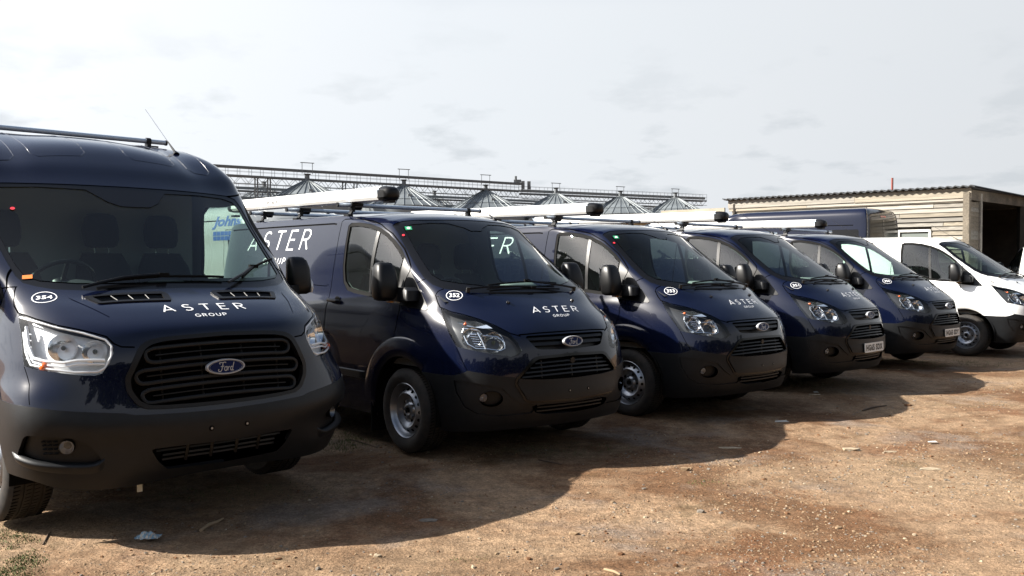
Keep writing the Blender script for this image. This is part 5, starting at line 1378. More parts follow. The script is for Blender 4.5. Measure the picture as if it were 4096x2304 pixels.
def vnoise(x, y, s, seed=0):
    """smooth value noise on arrays"""
    g = np.random.default_rng(seed).random((64, 64)); u, v = x * s, y * s
    i, j = np.floor(u).astype(int), np.floor(v).astype(int); fu, fv = u - i, v - j; fu = fu * fu * (3 - 2 * fu); fv = fv * fv * (3 - 2 * fv)
    a = g[i % 64, j % 64]; b = g[(i + 1) % 64, j % 64]; c = g[i % 64, (j + 1) % 64]; d = g[(i + 1) % 64, (j + 1) % 64]
    return (a * (1 - fu) + b * fu) * (1 - fv) + (c * (1 - fu) + d * fu) * fv
def gz(x, y):
    x = np.asarray(x, float); y = np.asarray(y, float)
    z = .020 * (vnoise(x, y, .8, 1) - .5) + .016 * (vnoise(x, y, 2.3, 2) - .5) + .010 * (vnoise(x, y, 6, 3) - .5) - .008
    return z
def build_ground():
    xs = np.concatenate([[-1500, -500, -150, -50, -25], np.arange(-12, 20.01, .1), [30, 60, 150, 500, 1500]])
    ys = np.concatenate([[-1500, -400, -100, -30, -8, -2], np.arange(1.0, 22.01, .1), [28, 40, 80, 160, 400, 1500]])
    X, Y = np.meshgrid(xs, ys, indexing='ij'); Z = np.where((X > -12) & (X < 20) & (Y > 1) & (Y < 22), gz(X, Y), -.008)
    V = np.stack([X, Y, Z], -1).reshape(-1, 3); n = len(ys)
    F = [(i * n + j, (i + 1) * n + j, (i + 1) * n + j + 1, i * n + j + 1) for i in range(len(xs) - 1) for j in range(n - 1)]
    link('ground', pydata('ground', V, F, ground_mat(), True), kind='structure')
build_ground()

# ------------------------------------------------------------------ grain silos and their conveyors, far behind
ZINC = mat('silo_zinc', (.150, .168, .178), rough=.5, metal=.3, noise=.18, nscale=.6)
ZINCD = mat('gantry_steel', (.105, .116, .124), rough=.6, metal=.2, noise=.1, nscale=.5)
def silo_panel(r, zt, ze, n):
    """one radial sheet of the cone with a raised seam; a lower tier laps below the upper"""
    key = ('panel', r, zt, ze, n)
    if key in MESHC: return MESHC[key]
    m = MB(); a = math.pi / n
    def P(rr, ang, lift=0.0):
        z = ze + (zt - ze) * (1 - (rr - .55) / (r - .55)); return Vector((rr * math.cos(ang), rr * math.sin(ang), z + lift))
    for r0, r1, l0, l1 in ((.55, r * .72, 0, .05), (r * .72, r + .12, -.02, .0)):
        m.add([P(r0, -a, l0), P(r0, a, l0), P(r1, a, l1), P(r1, -a, l1)], [(0, 1, 2, 3)])
        w = .05; V = []
        for rr, l in ((r0, l0), (r1, l1)):
            da = w / rr
            V += [P(rr, a - da, l), P(rr, a - da * .5, l + .11), P(rr, a + da * .5, l + .11), P(rr, a + da, l)]
        m.add(V, [(0, 1, 5, 4), (1, 2, 6, 5), (2, 3, 7, 6), (4, 5, 6, 7)])
    MESHC[key] = m.mesh('roof_panel', [ZINC]); return MESHC[key]
def silo_wall(r, h):
    key = ('wall', r, h)
    if key in MESHC: return MESHC[key]
    n = 48; rings = int(h / .45); m = MB(); prof = []
    for i in range(rings + 1):
        z = h * i / rings; prof.append((r + (.05 if i % 2 else 0), z))
    m.lathe(prof, n, 'Z'); MESHC[key] = m.mesh('silo_wall', [ZINC], True, 50); return MESHC[key]
def silo(x, y, r, zt, label, n=28, grp='corrugated grain silos behind the vans'):
    ze = zt - (r - .55) * math.tan(R(29))
    t = thing('grain_silo', label, 'silo', (x, y, 0), 0, grp)
    link('silo_wall', silo_wall(r, ze + .05), t)
    me = silo_panel(r, zt, ze, n)
    for i in range(n):
        o = link('roof_panel', me, t); o.rotation_euler = (0, 0, 2 * math.pi * i / n)
    m = MB(); m.lathe([(.8, zt - .22), (.7, zt + .06), (.35, zt + .10), (.30, zt + .8), (.55, zt + 1.0)], 16, 'Z'); m.obj('roof_cap', [ZINCD], t)
    m = MB(); a = R(-70); zz = zt - (r * .55) * math.tan(R(29)) + .25
    m.box((r * .55 * math.cos(a), r * .55 * math.sin(a), zz), (.8, .6, .45), 0, Matrix.Rotation(a, 3, 'Z')); m.obj('roof_hatch', [ZINC], t)
    return t
FRONT = [(-28.7, 131, 13.0), (-16.2, 140, 13.0), (-4.2, 149, 13.0), (7.3, 155, 13.0), (18.8, 162, 13.0), (29.2, 167, 13.1)]
where = ['silo nearest the tall van roof, left of the white pipe tube end', 'silo rising behind the black end of the nearest pipe tube', 'silo under the end of the upper conveyor, behind the aerial', 'fourth silo from the left, half hidden by the second pipe tube', 'silo just right of the black end of the second pipe tube', 'last silo on the right, beside the cream shed roof']
for (x, y, z), w in zip(FRONT, where): silo(x, y, 6.2, z, 'grey ribbed grain ' + w)
silo(-43.5, 164, 4.6, 14.8, 'small grey cone-roofed silo in the back row beside the tall van', 24)
silo(-15.4, 185, 4.6, 14.8, 'small grey back-row silo peeping between the second and third cones', 24)
silo(-1.5, 192, 4.6, 13.6, 'small grey back-row silo almost hidden behind the third cone', 24)
silo(12.5, 198, 4.6, 13.6, 'small grey back-row silo behind the fourth cone', 24)
def gantry(a, b, z, label, upper=False, rail=True, depth=1.1, step=1.6, posts=()):
    A = Vector((*a, 0)); B = Vector((*b, 0)); D = B - A; L = D.length; d = D / L; s_ = Vector((-d.y, d.x, 0))
    t = thing('conveyor_gantry', label, 'conveyor', A, 0, 'conveyor gantries over the silos')
    P = lambda u, v, w: Vector((d.x * u + s_.x * v, d.y * u + s_.y * v, w))
    m = MB(); m.beam(P(0, 0, z), P(L, 0, z), 1.1, .08); m.beam(P(0, -.55, z - .1), P(L, -.55, z - .1), .08, .24); m.beam(P(0, .55, z - .1), P(L, .55, z - .1), .08, .24); m.obj('walkway', [ZINCD], t)
    if upper: m = MB(); m.beam(P(-1, 0, z + 1.1), P(L, 0, z + 1.1), .5, .36); m.obj('conveyor_trough', [ZINCD], t)
    else: m = MB(); m.beam(P(0, .1, z + .42), P(L, .1, z + .42), .5, .42); m.obj('conveyor_trough', [ZINC], t)
    m = MB(); n = int(L / step)
    for i in range(n + 1):
        u = L * i / n
        for v in (-.55, .55): m.beam(P(u, v, z), P(u, v, z + 1.1), .045, .045)
    for v in (-.55, .55):
        for h in (.55, 1.1): m.beam(P(0, v, z + h), P(L, v, z + h), .035, .035)
    o = m.obj('railing', [ZINCD], t); o['kind'] = 'stuff'
    m = MB()
    for v in (-.55, .55):
        m.beam(P(0, v, z - depth), P(L, v, z - depth), .07, .07)
        n2 = int(L / 1.9)
        for i in range(n2):
            u0, u1 = L * i / n2, L * (i + 1) / n2; um = (u0 + u1) / 2
            m.beam(P(u0, v, z), P(um, v, z - depth), .05, .05); m.beam(P(um, v, z - depth), P(u1, v, z), .05, .05)
    o = m.obj('truss', [ZINCD], t); o['kind'] = 'stuff'
    for u in posts:
        m = MB(); 
        for v in (-.5, .5): m.beam(P(u - .9, v, z), P(u - .9, v, -.3), .16, .16); m.beam(P(u + .9, v, z), P(u + .9, v, -.3), .16, .16)
        for k in range(int(z / 1.5)):
            zz = k * 1.5
            for v in (-.5, .5): m.beam(P(u - .9, v, zz), P(u + .9, v, zz + 1.5), .05, .05); m.beam(P(u - .9, v, zz + 1.5), P(u + .9, v, zz + 1.5), .05, .05)
        m.obj('support_tower', [ZINCD], t)
    return t
gantry((-62, 108.5), (1.4, 153.0), 13.35, 'upper double-deck conveyor running left to right over the front silos', True, posts=(2, 34, 47))
gantry((1.4, 153.0), (35.4, 171.5), 12.95, 'lighter railed conveyor continuing right to the last silo', False, depth=.9, posts=(33.2,))
gantry((-78, 130), (32, 205), 13.4, 'grey truss conveyor over the back row of silos', False, depth=1.3, posts=(20, 62, 90))
gantry((-90, 152), (20, 232), 13.0, 'farthest low truss conveyor seen between the silo cones', False, depth=1.4, posts=(30, 75))
gantry((-95, 175), (-2, 240), 15.2, 'thin far conveyor line high behind the back silos', False, depth=1.0)
gantry((-60, 122), (10, 171), 9.8, 'low catwalk passing just below the silo eaves', False, depth=.8)
gantry((-75, 126), (18, 189), 11.4, 'lower truss walkway tucked under the back conveyor', False, depth=1.2)
for (x, y, z), w in zip(FRONT, ('first', 'second', 'third', 'fourth', 'fifth', 'sixth')):
    m = MB(); h0 = 14.6 if x < 0 else 13.8; q = Vector((11.6, 7.2, 0)).normalized()
    for u in (-.75, .75): m.beam(Vector((x, y, h0 - .6)) + q * u, Vector((x, y, h0 + .95)) + q * u, .07, .07)
    m.beam(Vector((x, y, h0 + .95)) - q * 1.0, Vector((x, y, h0 + .95)) + q * 1.0, .10, .10)
    o = m.obj('hoist_frame', [ZINCD]); tag(o, 'small goalpost hoist frame standing above the %s silo from the left' % w, 'hoist frame', 'hoist frames above the silos')
m = MB()
for u in (0, .9): m.box((1.8 + u * 1.1, 153.3 + u * .6, 14.3), (.55, .6, 1.3))
m.box((.9, 152.7, 14.9), (1.2, .5, .45)); m.bar((.6, 152.6, 15.0), (.6, 152.6, 15.7), .22, 8)
tag(m.obj('drive_motor', [ZINCD]), 'dark boxy drive motor at the right end of the upper conveyor', 'machine')

# ------------------------------------------------------------------ boarded sheds on the right
WOODS = [mat('weathered_board_%s' % n, c, rough=.9, noise=.35, nscale=3.0, bump=.25, bscale=30) for n, c in (('pale', (0.265, 0.244, 0.210)), ('honey', (0.250, 0.220, 0.172)), ('grey', (0.190, 0.178, 0.156)), ('brown', (0.135, 0.115, 0.088)))]
def wood_grain(m):
    nt = m.node_tree; N = nt.nodes.new; K = nt.links.new; b = nt.nodes['Principled BSDF']
    tc = N('ShaderNodeTexCoord'); mp = N('ShaderNodeMapping'); mp.inputs['Scale'].default_value = (1.2, 25, 25); oi = N('ShaderNodeObjectInfo')
    ad = N('ShaderNodeVectorMath'); K(tc.outputs['Object'], mp.inputs[0]); K(mp.outputs[0], ad.inputs[0])
    sc = N('ShaderNodeMath'); sc.operation = 'MULTIPLY'; sc.inputs[1].default_value = 37.0; K(oi.outputs['Random'], sc.inputs[0]); K(sc.outputs[0], ad.inputs[1])
    n = N('ShaderNodeTexNoise'); n.inputs['Scale'].default_value = 1.0; n.inputs['Detail'].default_value = 6; n.inputs['Roughness'].default_value = .65; K(ad.outputs[0], n.inputs['Vector'])
    r = N('ShaderNodeMapRange'); r.inputs[1].default_value = .3; r.inputs[2].default_value = .72; r.inputs[3].default_value = .55; r.inputs[4].default_value = 1.25; K(n.outputs['Fac'], r.inputs[0])
    rv = N('ShaderNodeMapRange'); rv.inputs[3].default_value = .72; rv.inputs[4].default_value = 1.18; K(oi.outputs['Random'], rv.inputs[0])
    mu = N('ShaderNodeMath'); mu.operation = 'MULTIPLY'; K(r.outputs[0], mu.inputs[0]); K(rv.outputs[0], mu.inputs[1])
    old = b.inputs['Base Color'].links[0].from_socket
    x = N('ShaderNodeMix'); x.data_type = 'RGBA'; x.blend_type = 'MULTIPLY'; x.inputs[0].default_value = 1.0; K(old, x.inputs[6]); K(mu.outputs[0], x.inputs[7]); K(x.outputs[2], b.inputs['Base Color'])
for w in WOODS: wood_grain(w)
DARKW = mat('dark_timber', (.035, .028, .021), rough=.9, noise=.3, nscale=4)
ROOFM = mat('corrugated_sheet', (.025, .027, .03), rough=.7, noise=.2, nscale=2)
CREAM = mat('cream_board', (0.288, 0.24, 0.152), rough=.85, noise=.2, nscale=2.5)
def unit_board():
    if 'board' not in MESHC:
        m = MB(); # length along x 0..1, height z 0..1, leans out at the bottom
        V = [(0, 0, 1), (1, 0, 1), (1, -1, 0), (0, -1, 0), (0, .3, 1), (1, .3, 1), (1, .3, 0), (0, .3, 0)]
        m.add(V, [(3, 2, 1, 0), (0, 1, 5, 4), (7, 6, 2, 3), (4, 5, 6, 7), (3, 0, 4, 7), (1, 2, 6, 5)]); MESHC['board'] = m.mesh('board', [WOODS[0]])
    return MESHC['board']
def board(parent, p, ang, L, h, th, k, sag=0.0):
    key = ('board', k)
    if key not in MESHC:
        me = unit_board().copy(); me.materials.clear(); me.materials.append(WOODS[k]); MESHC[key] = me
    o = link('board', MESHC[key], parent); o.location = p; o.rotation_euler = (0, sag, ang); o.scale = (L, th, h); return o
def shed():
    H = 3.43
    t = thing('timber_shed', 'weathered board shed with corrugated roof and open dark bay behind the white van', 'shed', (10.74, 22.0, 0)); t.scale = (.88, .88, .933)
    # local frame of children = world offset from the corner; long wall goes back to the left
    ang = R(135); d = Vector((math.cos(ang), math.sin(ang), 0)); nrm = Vector((-.7071, -.7071, 0)); L = 7.2; ex = .118
    # boards: x axis runs from the left end to the corner so that -y faces out
    a2 = ang + math.pi; base = d * L; e = Vector((math.cos(a2), math.sin(a2), 0))
    z = 0.0; row = 0
    wx0, wx1, wz0, wz1 = L - 1.85, L - .93, 1.60, 2.52
    while z < H - .02:
        x = 0.0; cuts = [0.0]
        while cuts[-1] < L: cuts.append(min(L, cuts[-1] + random.uniform(1.3, 3.6)))
        if L - cuts[-2] < .4: cuts.pop(-2)
        segs = list(zip(cuts, cuts[1:]))
        if wz0 - ex < z < wz1 - .02:
            ns = []
            for a_, b_ in segs:
                if b_ <= wx0 or a_ >= wx1: ns.append((a_, b_)); continue
                if a_ < wx0: ns.append((a_, wx0))
                if b_ > wx1: ns.append((wx1, b_))
            segs = ns
        for a_, b_ in segs:
            p = base + e * (a_ + .004) + nrm * .012 + Vector((0, 0, z + random.uniform(-.006, .006)))
            board(t, p, a2, b_ - a_ - .014, ex * 1.10, random.uniform(.030, .055), random.choice((0, 0, 0, 1, 1, 2, 2, 3)), random.uniform(-.003, .003))
        z += ex; row += 1
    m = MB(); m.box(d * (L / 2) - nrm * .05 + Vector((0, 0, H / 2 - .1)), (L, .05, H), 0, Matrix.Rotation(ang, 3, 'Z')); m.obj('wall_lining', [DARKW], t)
    # fascia boards under the roof edge, two lengths, the top slightly out of line
    for a_, b_, zz, k in ((-.12, 4.1, H - .115, 0), (4.1, L + .12, H - .12, 1), (-.1, 2.6, H - .20, 1), (2.6, L + .1, H - .195, 0)):
        p = base + e * a_ + nrm * (.075 if zz > H - .15 else .055) + Vector((0, 0, zz - .02)); board(t, p, a2, b_ - a_ - .006,   .25 if zz > H - .15 else .13, .014, k, random.uniform(-.002, .002))
    # corner post and the short boarded return, then the open bay
    m = MB(); m.box(Vector((-.03, -.03, H / 2)), (.16, .16, H), 0, Matrix.Rotation(R(45), 3, 'Z')); m.obj('corner_post', [WOODS[3]], t)
    f = Vector((.7071, .7071, 0)); out = Vector((.7071, -.7071, 0)); z = 0
    while z < H - .3:
        board(t, f * .10 + out * .02 + Vector((0, 0, z)), R(45), .62, ex * 1.15, .03, random.choice((2, 3, 2))); z += ex
    m = MB(); m.box(f * .80 + out * .02 + Vector((0, 0, H / 2)), (.14, .14, H), 0, Matrix.Rotation(R(45), 3, 'Z')); m.obj('door_post', [WOODS[2]], t)
    m = MB(); m.beam(f * -.05 + out * .06 + Vector((0, 0, H - .06)), f * 9 + out * .06 + Vector((0, 0, H - .06)), .05, .26); m.obj('bay_lintel', [WOODS[3]], t)
    m = MB(); m.beam(f * 4.5 + Vector((0, 0, 0)), f * 4.5 + Vector((0, 0, H)), .18, .18); m.obj('bay_post', [DARKW], t)
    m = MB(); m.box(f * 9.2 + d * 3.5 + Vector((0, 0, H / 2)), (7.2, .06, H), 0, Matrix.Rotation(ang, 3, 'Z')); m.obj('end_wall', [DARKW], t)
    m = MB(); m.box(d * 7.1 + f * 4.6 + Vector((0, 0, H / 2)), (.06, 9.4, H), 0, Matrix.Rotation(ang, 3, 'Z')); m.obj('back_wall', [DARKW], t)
    # corrugated roof
    V = []; F = []; n = 200; 
    for i in range(n + 1):
        u = -.25 + (L + .5) * i / n
        zz = .022 * math.sin(u * 2 * math.pi / .20)
        for v, dz in ((-.22, 0), (9.6, -.12)):
            p = d * u + f * v; V.append((p.x, p.y, H + .155 + dz + zz)); V.append((p.x, p.y, H + .128 + dz + zz))
    for i in range(n):
        a_ = 4 * i; b_ = a_ + 4
        F += [(a_, a_ + 2, b_ + 2, b_), (a_ + 1, b_ + 1, b_ + 3, a_ + 3), (a_, b_, b_ + 1, a_ + 1), (a_ + 2, a_ + 3, b_ + 3, b_ + 2)]
    link('corrugated_roof', pydata('corrugated_roof', V, F, ROOFM), t)
    # window
    w = thing('window', '', ''); del w['label']; del w['category']; w.parent = t
    c = base + e * ((wx0 + wx1) / 2) + nrm * .03; rot = Matrix.Rotation(a2, 3, 'Z'); m = MB()
    for cx, cz, sx, sz in ((0, wz1 - .03, .92, .06), (0, wz0 + .03, .92, .06), (-.43, (wz0 + wz1) / 2, .06, .92), (.43, (wz0 + wz1) / 2, .06, .92)): m.box(c + e * cx + Vector((0, 0, cz)), (sx, .07, sz), 0, rot)
    m.obj('frame', [mat('frame_white', (.62, .62, .58), rough=.6)], w)
    m = MB(); m.box(c - nrm * .02 + Vector((0, 0, (wz0 + wz1) / 2)), (.84, .01, .84), 0, rot); m.obj('pane', [mat('dusty_pane', (.16, .18, .17), rough=.18)], w)
    return t
shed()
m = MB(); m.bar((9.77, 24.0, 3.2), (9.77, 24.0, 3.72), .027, 8); tag(m.obj('flue_pipe', [mat('rust_red', (.20, .05, .035), rough=.7)]), 'thin rusty flue pipe poking up from the shed roof', 'pipe')
m = MB(); m.box((12.41, 24.3, .78), (.5, .36, 1.56)); m.box((12.25, 24.09, 1.33), (.26, .04, .3), 1)
tag(m.obj('metal_cabinet', [mat('cabinet_grey', (0.336, 0.336, 0.32), rough=.6), DARKW]), 'pale metal cabinet standing inside the dark shed bay', 'cabinet')
def low_barn():
    t = thing('low_barn', 'long low cream boarded building seen between the roof racks', 'building', (7.0, 30.4, 0)); d = Vector((-.7071, .7071, 0)); n_ = Vector((-.7071, -.7071, 0)); f = -n_
    H = 2.95; L = 13
    z = 0; k = 0
    while z < H - .05:
        m = MB(); m.box(d * (L / 2) + Vector((0, 0, z + .115)) + n_ * (.01 * (k % 2)), (L, .05, .226), 0, Matrix.Rotation(R(135), 3, 'Z')); m.obj('board', [CREAM], t); z += .23; k += 1
    m = MB(); m.box(d * (L / 2) + f * 3 + Vector((0, 0, H + .07)) , (L + .4, 6.5, .10), 0, Matrix.Rotation(R(135), 3, 'Z')); m.obj('roof', [ROOFM], t)
    m = MB(); m.box(d * 1.2 + n_ * .20 + Vector((0, 0, H + .22)), (2.5, .06, .30), 0, Matrix.Rotation(R(135), 3, 'Z')); m.obj('fascia', [mat('concrete_fascia', (0.264, 0.24, 0.192), rough=.9, noise=.25, nscale=2)], t)
    m = MB(); m.box(d * 3.9 + n_ * .24 + Vector((0, 0, H + .12)), (2.6, .08, .22), 0, Matrix.Rotation(R(135), 3, 'Z')); m.obj('fascia', [CREAM], t)
    m = MB(); m.box(f * 3 + Vector((0, 0, H / 2)), (.06, 6, H), 0, Matrix.Rotation(R(135), 3, 'Z')); m.obj('end_wall', [CREAM], t)
low_barn()
# ------------------------------------------------------------------ the vans
POSE = {'352': (-.144, 8.037, .012, -.878), '353': (1.838, 9.992, -.012, -.817), '351': (3.624, 11.893, -.002, -.776), '350': (5.670, 14.208, .004, -.805), 'white': (8.130, 16.001, .003, -.773)}
GRP = 'navy low-roof vans parked in the row'
def put(o, p): o.location = p[:3]; o.rotation_euler = (0, 0, p[3])
def repaint(root, old, new):
    for o in root.children_recursive:
        if o.type == 'MESH' and any(mm is old for mm in o.data.materials):
            key = ('paint', o.data.name, new.name)
            if key not in MESHC:
                me = o.data.copy(); 
                for i, mm in enumerate(me.materials):
                    if mm is old: me.materials[i] = new
                MESHC[key] = me
            o.data = MESHC[key]
base, SKC = build_custom('delivery_van', NAVY, '', GRP)
white = copy_tree(base); repaint(white, NAVY, WHITE); del white['group']
custom_rack(base, SKC)
def shared_decals(root):
    custom_decals(root, SKC, '352')
v353 = copy_tree(base); v351 = copy_tree(base); v350 = copy_tree(base)
for root, num in ((base, '352'), (v353, '353'), (v351, '351'), (v350, '350')):
    custom_decals(root, SKC, num); put(root, POSE[num])
number_plate(v351, 'HG65 SDX', 1.020, .530); number_plate(v350, 'HG65 SDY', 1.020, .530)
for root in (base, v353):
    sq = [(-.453, -.632, 1.838), (-.434, -.578, 1.838), (-.396, -.590, 1.808), (-.413, -.645, 1.808)]
    sticker(root, SKC, sq, GRNST); sticker(root, SKC, disc_on(SKC, (-.384, -.688, 1.760), .012), REDST)
    V = [p + Vector((.002, 0, .002)) for p in disc_on(SKC, (-.424, -.611, 1.823), .016)]; link('sticker_seal', pydata('sticker_seal', V, [tuple(range(12))], DECW), root)
base['label'] = 'navy van numbered 352 with white roof tube, second from the left'
v353['label'] = 'navy van numbered 353 with no number plate, standing beside van 352'
v351['label'] = 'navy van numbered 351 wearing the number plate HG65 SDX'
v350['label'] = 'navy van numbered 350 with plate HG65 SDY beside the white van'
white['label'] = 'plain white low-roof van without roof rack at the right end of the row'
put(white, POSE['white'])
wr = copy_tree(white); wr['label'] = 'white van tail with red lamp at the far right edge'; put(wr, (13.06, 22.9, 0, R(78)))
for s in (1, -1):
    rows = []
    for z in np.linspace(.95, 1.72, 16):
        row = []
        for (x, y) in ((-3.72, .97), (-3.82, .95), (-3.9, .88), (-3.95, .76)):
            h = SKC.near((x, y * s * (1 - max(0, z - 1.1) * .13), z)); row.append((h[0], .012))
        rows.append(row)
    strip_on(SKC, rows, 'tail_lamp', REDL, wr)
tall, SKT = build_transit('delivery_van', NAVY, 'large navy van numbered 354 with medium roof, nearest on the left')
wb = copy_tree(tall); repaint(wb, NAVY, mat('shaded_white_paint', (.30, .315, .315), rough=.4, coat=.3)); wb['label'] = 'white van with blue lettering seen through the side window of van 354'; put(wb, (-2.86, 14.3, 0, -.80))  # white paint greyed so the colour stands in for shade on this van
v, f, W = font_text('Johns', shear=.15, bold=.035)
decal(SKT, (v, f), (-1.72, -1, 2.06), (.95 / W, 0, 0), (0, 0, .21), 'lettering', BLUET, wb)
V2 = []; F2 = []
for i in range(7):
    for j in range(2):
        k = len(V2); x0, y0 = i * .125, j * .075; V2 += [(x0, y0), (x0 + .112, y0), (x0 + .122, y0 + .065), (x0 + .01, y0 + .065)]; F2.append((k, k + 1, k + 2, k + 3))
decal(SKT, (V2, F2), (-1.68, -1, 1.89), (1, 0, 0), (0, 0, 1), 'block_emblem', BLUET, wb)
transit_rack(tall, SKT); transit_decals(tall, SKT, '354'); put(tall, (-2.391, 6.121, .031, -.777))
P = [(.216, -.838, 1.436), (.238, -.790, 1.440), (.262, -.798, 1.417), (.238, -.845, 1.412)]
sticker(tall, SKT, P, ORST); sticker(tall, SKT, disc_on(SKT, (-.262, -.735, 1.832), .014), REDST)
high, SKH = build_transit('delivery_van', NAVY, 'dark high-roof van parked facing away in front of the board shed', None, .36, True)
put(high, (5.39, 24.81, 0, R(137.5))); high.scale = (.9, 1, 1)

# ------------------------------------------------------------------ loose stones, gravel, grass and litter on the dirt
CAMP = Vector((0, 0, 1.538))
def px(u, v):
    """ground point of the yard under a given bearing (photo measured, 2576 wide)"""
    f_ = 3726.5 / 4096 * 2576; c, s = math.cos(.02697), math.sin(.02697)
    a, b = (u - 1288) / f_, (v - 724.5) / f_
    d = Vector((a, c - b * s, -b * c - s)); t = -1.538 / d.z
    return d.x * t, d.y * t
STONES = [mat('stone_%s' % n, c, rough=.95, spec=.1, noise=.25, nscale=30) for n, c in (('tan', (.215, .150, .092)), ('pale', (.29, .235, .165)), ('grey', (.150, .130, .108)), ('red', (.13, .068, .036)))]
def rock(seed, flat=.6):
    r_ = random.Random(seed); bm = bmesh.new(); bmesh.ops.create_icosphere(bm, subdivisions=1, radius=1)
    for v in bm.verts: v.co *= r_.uniform(.72, 1.18); v.co.z *= flat
    V = [v.co.copy() for v in bm.verts]; F = [tuple(v.index for v in f.verts) for f in bm.faces]; bm.free(); return V, F
ROCKS = [rock(i, random.uniform(.45, .8)) for i in range(10)]
def low_rock(seed):
    r_ = random.Random(seed); V = [Vector((math.cos(a) * r_.uniform(.7, 1.2), math.sin(a) * r_.uniform(.7, 1.2), 0)) for a in [k * 2 * math.pi / 5 + r_.uniform(-.3, .3) for k in range(5)]]
    T = [v * r_.uniform(.45, .75) + Vector((0, 0, r_.uniform(.5, .9))) for v in V]
    return V + T, [(i, (i + 1) % 5, 5 + (i + 1) % 5, 5 + i) for i in range(5)] + [(5, 6, 7, 8, 9)]
LOW = [low_rock(i) for i in range(16)]
def gravel():
    N = 80000
    u = rng.random(N); 
    y = 3.0 + 10.5 * u ** 1.75; x = (rng.random(N) * 2 - 1) * (y * .60 + .3)
    dens = .35 * vnoise(x + 40, y + 40, .55, 11) + .40 * vnoise(x + 40, y + 40, 1.7, 12) + .25 * vnoise(x + 40, y + 40, 4.0, 13)
    keep = rng.random(N) < np.clip((dens - .44) * 5, .10, 1)
    x, y = x[keep], y[keep]; z = gz(x, y)
    V = []; F = []; M = []
    size = .0026 + .0075 * rng.random(len(x)) ** 3.4 ; big = rng.random(len(x)) < .02; size = np.where(big, size * 1.5, size)
    for i in range(len(x)):
        v, f_ = LOW[i % 16]; a = rng.random() * 6.28; c, s = math.cos(a), math.sin(a); k = size[i] * (1 + .06 * y[i]); b = len(V); sq = .6 + .6 * rng.random()
        V += [(x[i] + k * (c * p.x - s * p.y * sq), y[i] + k * (s * p.x + c * p.y * sq), z[i] - k * .1 + k * .75 * p.z) for p in v]
        F += [tuple(q + b for q in g) for g in f_]; M += [int(rng.choice(4, p=[.50, .06, .24, .20]))] * len(f_)
    o = link('gravel', pydata('gravel', V, F, STONES, False, M)); o['kind'] = 'stuff'
    o['label'] = 'loose gravel and grit scattered over the dirt yard'
gravel()
def place_rock(name, u, v, sx, sy, h, mk, label, cat='stone', group='loose stones on the dirt', seed=0, rz=0.0):
    x, y = px(u, v); V, F = rock(seed, 1.0); m = MB(); V = [Vector((p.x * sx / 2, p.y * sy / 2, max(-.3, min(p.z, .62)) * h)) for p in V]; m.add(V, F)
    o = m.obj(name, [STONES[mk]]); o.location = (x, y, float(gz(x, y)) + .1 * h); o.rotation_euler = (0, 0, rz); tag(o, label, cat, group); return o
place_rock('flat_stone', 1075, 1302, .13, .09, .012, 2, 'flat grey stone slab at the edge of the big shadow', seed=1)
place_rock('flat_stone', 2140, 1133, .17, .10, .030, 1, 'thick pale slab of stone lying alone in the sun', seed=2)
place_rock('flat_stone', 2238, 1135, .12, .07, .014, 1, 'thin pale stone flake just right of the thick slab', seed=3)
place_rock('stone', 1724, 1182, .085, .07, .035, 0, 'rounded tan stone beside the second shadow edge', seed=4)
place_rock('stone', 3640 * .629, 1990 * .629, .02, .02, .01, 0, 'tiny tan pebble near the sunlit middle of the yard', seed=5)
place_rock('flat_stone', 2340, 1178, .20, .10, .012, 1, 'wide thin pale flake right of centre in the sunny yard', seed=6)
place_rock('stone', 1562, 1392, .05, .04, .02, 3, 'dark reddish stone near the bottom edge, right of centre', seed=7)
place_rock('stone', 1445, 1343, .07, .05, .022, 0, 'tan stone near the bottom, left of the dark reddish stone', seed=8)
place_rock('stone', 1764, 1288, .06, .045, .028, 2, 'dark grey stone in the gravel patch at bottom centre', seed=9)
place_rock('stone', 2036, 1385, .055, .035, .018, 3, 'brown stone in the bare sunny dirt at lower right', seed=10)
place_rock('stone', 2285, 1020, .11, .06, .03, 3, 'reddish clod on the shadow edge in front of van 351', seed=11)
place_rock('flat_stone', 1835, 1124, .24, .07, .010, 1, 'long pale flake in the shade in front of van 353', seed=12)
place_rock('flat_stone', 2050, 992, .16, .06, .010, 1, 'small pale flake in the shade in front of van 351', seed=13, group='loose stones on the dirt')
for i, (u, v) in enumerate([(1540, 1262), (1480, 1240), (1620, 1232), (1660, 1225), (1850, 1160), (1900, 1172), (2180, 1090), (2420, 1068), (2520, 1095), (2490, 1150), (2380, 1205), (1980, 1290), (2110, 1330), (2300, 1350), (2450, 1300), (1330, 1400), (1250, 1385), (1190, 1420), (1400, 1428), (1700, 1420), (1260, 1330), (950, 1395), (800, 1425), (700, 1400)]):
    place_rock('stone', u, v, random.uniform(.025, .05), random.uniform(.02, .04), random.uniform(.012, .022), i % 4, 'small angular %s stone among many on the sunlit dirt' % ('tan', 'pale', 'grey', 'reddish')[i % 4], seed=20 + i, rz=random.uniform(0, 3))
